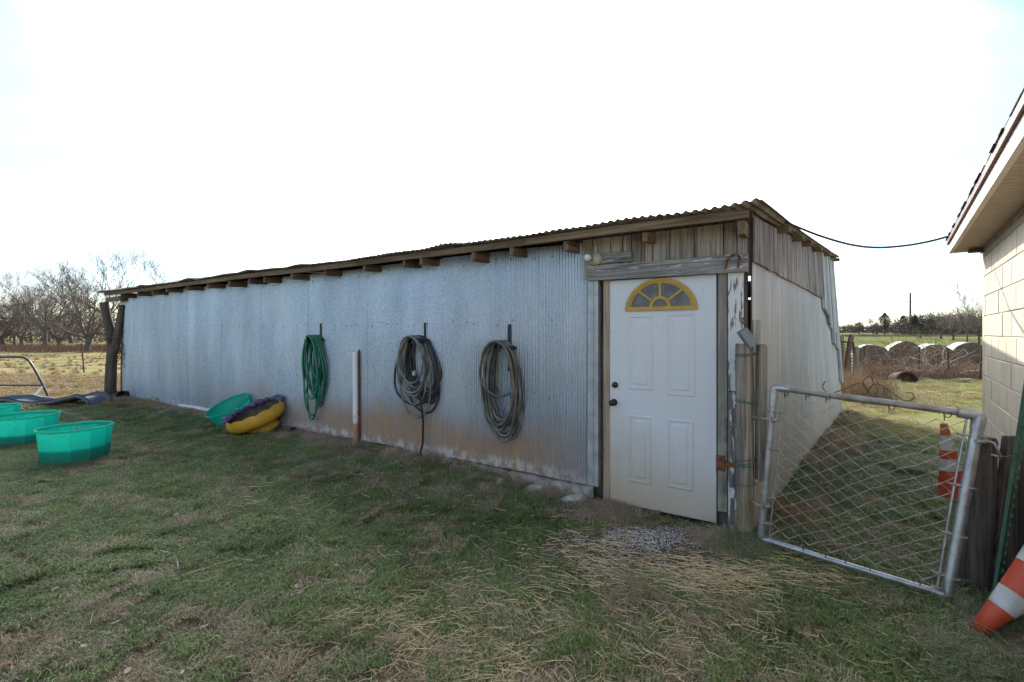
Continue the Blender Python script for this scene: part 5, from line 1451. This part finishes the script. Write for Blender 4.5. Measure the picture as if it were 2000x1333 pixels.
for i in range(40):
    p_ = at(R.uniform(380,600), 840, R.uniform(6.6,7.6)); sp2.append((p_.x, p_.y, R.uniform(.4,.7)))
for i in range(160):      # right lawn, sunlit rough
    x = R.uniform(6.5, 14.5); y = R.uniform(9.5, 15); 
    if x/y < 1.05 and not inshed(x,y): sp3.append((x, y, R.uniform(.2,.35)))
for i in range(260):
    y = R.uniform(10.5, 30); x = -R.uniform(.85, 1.2)*y; sp3.append((x, y, R.uniform(.35,.9)))
tufts('long_grass', 'long_tuft', sp1, 'long green grass tufts left uncut along walls and posts')
tufts('brown_grass', 'brown_tuft', sp2, 'dead brown grass litter along the wall foot')
tufts('golden_grass', 'gold_tuft', sp3, 'pale dry grass tufts along the side wall and in the field')

# straw
def ground_pt(px, py):
    k = ray(px); Y = 1.6*900/max(20,(py-650)); 
    for _ in range(3):
        z = gz(k*Y, Y); Y = (1.6-z)*900/(py-650)
    return k*Y, Y
V = []; F = []
def straw(x, y, ln, wd, an, pitch, z0):
    d = Vector((math.cos(an)*math.cos(pitch), math.sin(an)*math.cos(pitch), math.sin(pitch))); s_ = Vector((-math.sin(an), math.cos(an), 0))*wd/2; up_ = Vector((0,0,wd*.5))
    p0 = Vector((x, y, gz(x,y)+z0)); bend = Vector((R.uniform(-1,1), R.uniform(-1,1), R.uniform(-.3,.6)))*ln*.07
    b = len(V)
    for (pt, f_) in ((p0-d*ln/2, .8), (p0+bend, 1), (p0+d*ln/2, .7)):
        V.extend([tuple(pt-s_*f_), tuple(pt+s_*f_), tuple(pt+up_*2*f_)])
    for i in range(2):
        for k in range(3):
            F.append((b+i*3+k, b+i*3+(k+1) % 3, b+(i+1)*3+(k+1) % 3, b+(i+1)*3+k))
def strew(n, fn, lmin, lmax, wd=.0033, up_=.03, dirf=None):
    c = 0
    while c < n:
        px, py = fn(); c += 1
        if py < 700 or py > 1420: continue
        x, y = ground_pt(px, py)
        if inshed(x, y) or inhouse(x, y): continue
        an = R.uniform(0, 6.28) if dirf is None or R.random() < .35 else dirf(x, y)
        ln = (lmin+(lmax*1.15-lmin)*R.random()**1.7)*(1 if R.random() < .85 else 1.8)
        straw(x, y, ln, wd*R.uniform(.5,1.05), an, R.gauss(0,.09), R.uniform(.012, up_+.012))
G = R.gauss; UU = R.uniform
strew(1150, lambda: (G(950,210), G(1270,60)), .04, .13)
strew(620, lambda: (G(800,130), G(1200,38)), .04, .12)
strew(950, lambda: (G(1330,190), G(1215,62)), .03, .11)
strew(1500, lambda: (G(1400,150), G(1132,24)), .03, .13, .003, .03, lambda x, y: G(2.9,.35))
strew(420, lambda: (G(1170,45), G(1075,45)), .03, .12, .003, .03, lambda x, y: G(2.6,.4))
strew(380, lambda: (G(1000,200), G(1090,70)), .03, .11)
strew(260, lambda: (G(560,60), G(990,30)), .03, .10)
strew(260, lambda: (UU(380,1100), UU(930,1150)), .03, .11)
strew(130, lambda: (UU(0,800), UU(900,1333)), .03, .14, .0025)
strew(350, lambda: (UU(1450,1900), UU(1080,1333)), .03, .10)
strew(500, lambda: (UU(1500,1850), UU(900,1140)), .03, .10, .003)
strew(180, lambda: (UU(1620,1900), UU(1000,1120)), .05, .15, .003)
me = mesh_np('scattered_straw', np.array(V), F, M['straw']); o = bpy.data.objects.new('scattered_straw', me); col_link(o)
tag(o, 'loose yellow straw scattered over the lawn before the door', 'straw', None, 'stuff')
# dead leaves
def leafmesh(n, fn, seed, smin, smax):
    rs = random.Random(seed); V = []; F = []
    for i in range(n):
        px, py = fn(); 
        if py > 1400 or py < 760: continue
        x, y = ground_pt(px, py)
        if inshed(x, y) or inhouse(x, y): continue
        c = Vector((x, y, gz(x,y)+rs.uniform(.018,.04))); s_ = rs.uniform(smin, smax); rot = Matrix.Rotation(rs.uniform(0,6.28),3,'Z') @ Matrix.Rotation(rs.gauss(0,.5),3,'X')
        b = len(V); cu = rs.uniform(-.3,.6)
        for (u_, v_, w_) in ((-1,0,0),(-.5,.5,cu*.4),(.3,.55,cu*.5),(1,0,.1),(.3,-.55,cu*.5),(-.5,-.5,cu*.4),(0,0,-.12)):
            q = rot @ Vector((u_*s_, v_*s_*.8, w_*s_)); V.append(tuple(c+q))
        for k in range(6): F.append((b+k, b+(k+1) % 6, b+6))
    return np.array(V), F
for (n_, mt, sd_, a_, b_, lb) in ((170, 'leaf', 1, .010, .024, 'brown dead leaves scattered on the lawn'), (110, 'leaf_pale', 2, .010, .024, 'pale dead leaves scattered on the lawn')):
    V_, F_ = leafmesh(n_, lambda: (UU(0,1500), 870+470*R.random()**1.3), sd_, a_, b_)
    o = bpy.data.objects.new('fallen_leaves', mesh_np('fallen_leaves', V_, F_, M[mt])); col_link(o); tag(o, lb, 'leaves', None, 'stuff')
V_, F_ = leafmesh(220, lambda: (G(470,60), G(850,14)), 3, .012, .03)
o = bpy.data.objects.new('fallen_leaves', mesh_np('fallen_leaves', V_, F_, M['leaf'])); col_link(o); tag(o, 'brown leaf litter below the yellow planter and green tub', 'leaves', None, 'stuff')
# the few larger leaves that can be told apart
for i, (px, py, s_, mt) in enumerate(((238,1112,.03,'leaf_pale'), (580,1155,.032,'leaf_pale'), (814,1088,.03,'leaf'), (935,1125,.028,'leaf_pale'), (955,1132,.026,'leaf_pale'), (1092,1042,.028,'leaf_pale'), (64,1005,.026,'leaf_pale'), (288,1302,.024,'leaf_pale'), (1204,1208,.024,'leaf'), (343,1298,.022,'leaf'))):
    x, y = ground_pt(px, py); it = iter([(px, py)]*2)
    V_, F_ = leafmesh(1, lambda: (px, py), 60+i, s_, s_+.002)
    if len(V_) == 0: continue
    c_ = V_.mean(0); o = bpy.data.objects.new('dead_leaf', mesh_np('dead_leaf', V_-c_, F_, M[mt])); o.location = c_; col_link(o)
    tag(o, ('pale curled leaf left of the short cord in the grass', 'pale pointed leaf lying alone in the lower centre left of the lawn', 'brown curled leaf in the lawn below the middle hose', 'pale curled leaf above a darker one, left of the straw',
            'small pale leaf just right of the pale curled one, left of the straw', 'pale round leaf left of the straw before the door', 'pale leaf in the grass below the nearest green tub', 'long pale leaf near the bottom edge, left of the straw',
            'reddish brown leaf in the straw in front of the door', 'orange brown leaf near the bottom edge, beside the long pale leaf')[i], 'leaf', 'larger single leaves on the lawn')
# short bit of pale cord
x, y = ground_pt(325, 1105); cp = [ground_pt(*q) for q in ((312,1088),(330,1092),(345,1102),(348,1122))]
tag(MB().tube(spline([(a_, b_, gz(a_,b_)+.04) for (a_, b_) in cp], 5), .004, 5).build('pale_cord', M['whitebranch']), 'short curved piece of pale cord lying in the grass', 'cord')
# white gravel by the door
V = []; F = []
for i in range(4200):
    px, py = G(1250,62), G(1052,17)
    if R.random() < .35: px, py = G(1290,80), G(1030,22)
    x, y = ground_pt(px, py)
    if inshed(x, y, -.02): 
        pass
    s_ = R.uniform(.003,.0075); c = Vector((x, y, gz(x,y)+.006+s_*.3)); b = len(V)
    for (u_, v_, w_) in ((1,0,0),(-.5,.87,0),(-.5,-.87,0),(0,0,1)): V.append((c.x+u_*s_*R.uniform(.6,1.2), c.y+v_*s_*R.uniform(.6,1.2), c.z+w_*s_*.8))
    F += [(b,b+1,b+3),(b+1,b+2,b+3),(b+2,b,b+3)]
o = bpy.data.objects.new('white_gravel', mesh_np('white_gravel', np.array(V), F, M['gravel'])); col_link(o); tag(o, 'white gravel on the worn earth in front of the door', 'gravel', None, 'stuff')
V = []; F = []
for i in range(900):      # dark clods and crumbs on the worn patches
    x, y = R.gauss(1.05,.45), R.gauss(3.42,.25)
    if i % 4 == 0: x, y = R.gauss(-3.05,.16), R.gauss(5.05,.12)
    s_ = R.uniform(.004,.014); b = len(V); z = gz(x,y)
    for (u_, v_, w_) in ((1,0,0),(-.5,.87,0),(-.5,-.87,0),(0,0,1)): V.append((x+u_*s_*R.uniform(.6,1.2), y+v_*s_*R.uniform(.6,1.2), z+w_*s_*.7))
    F += [(b,b+1,b+3),(b+1,b+2,b+3),(b+2,b,b+3)]
o = bpy.data.objects.new('earth_crumbs', mesh_np('earth_crumbs', np.array(V), F, M['soil'])); col_link(o); tag(o, 'loose earth crumbs on the bare ground', 'earth', None, 'stuff')
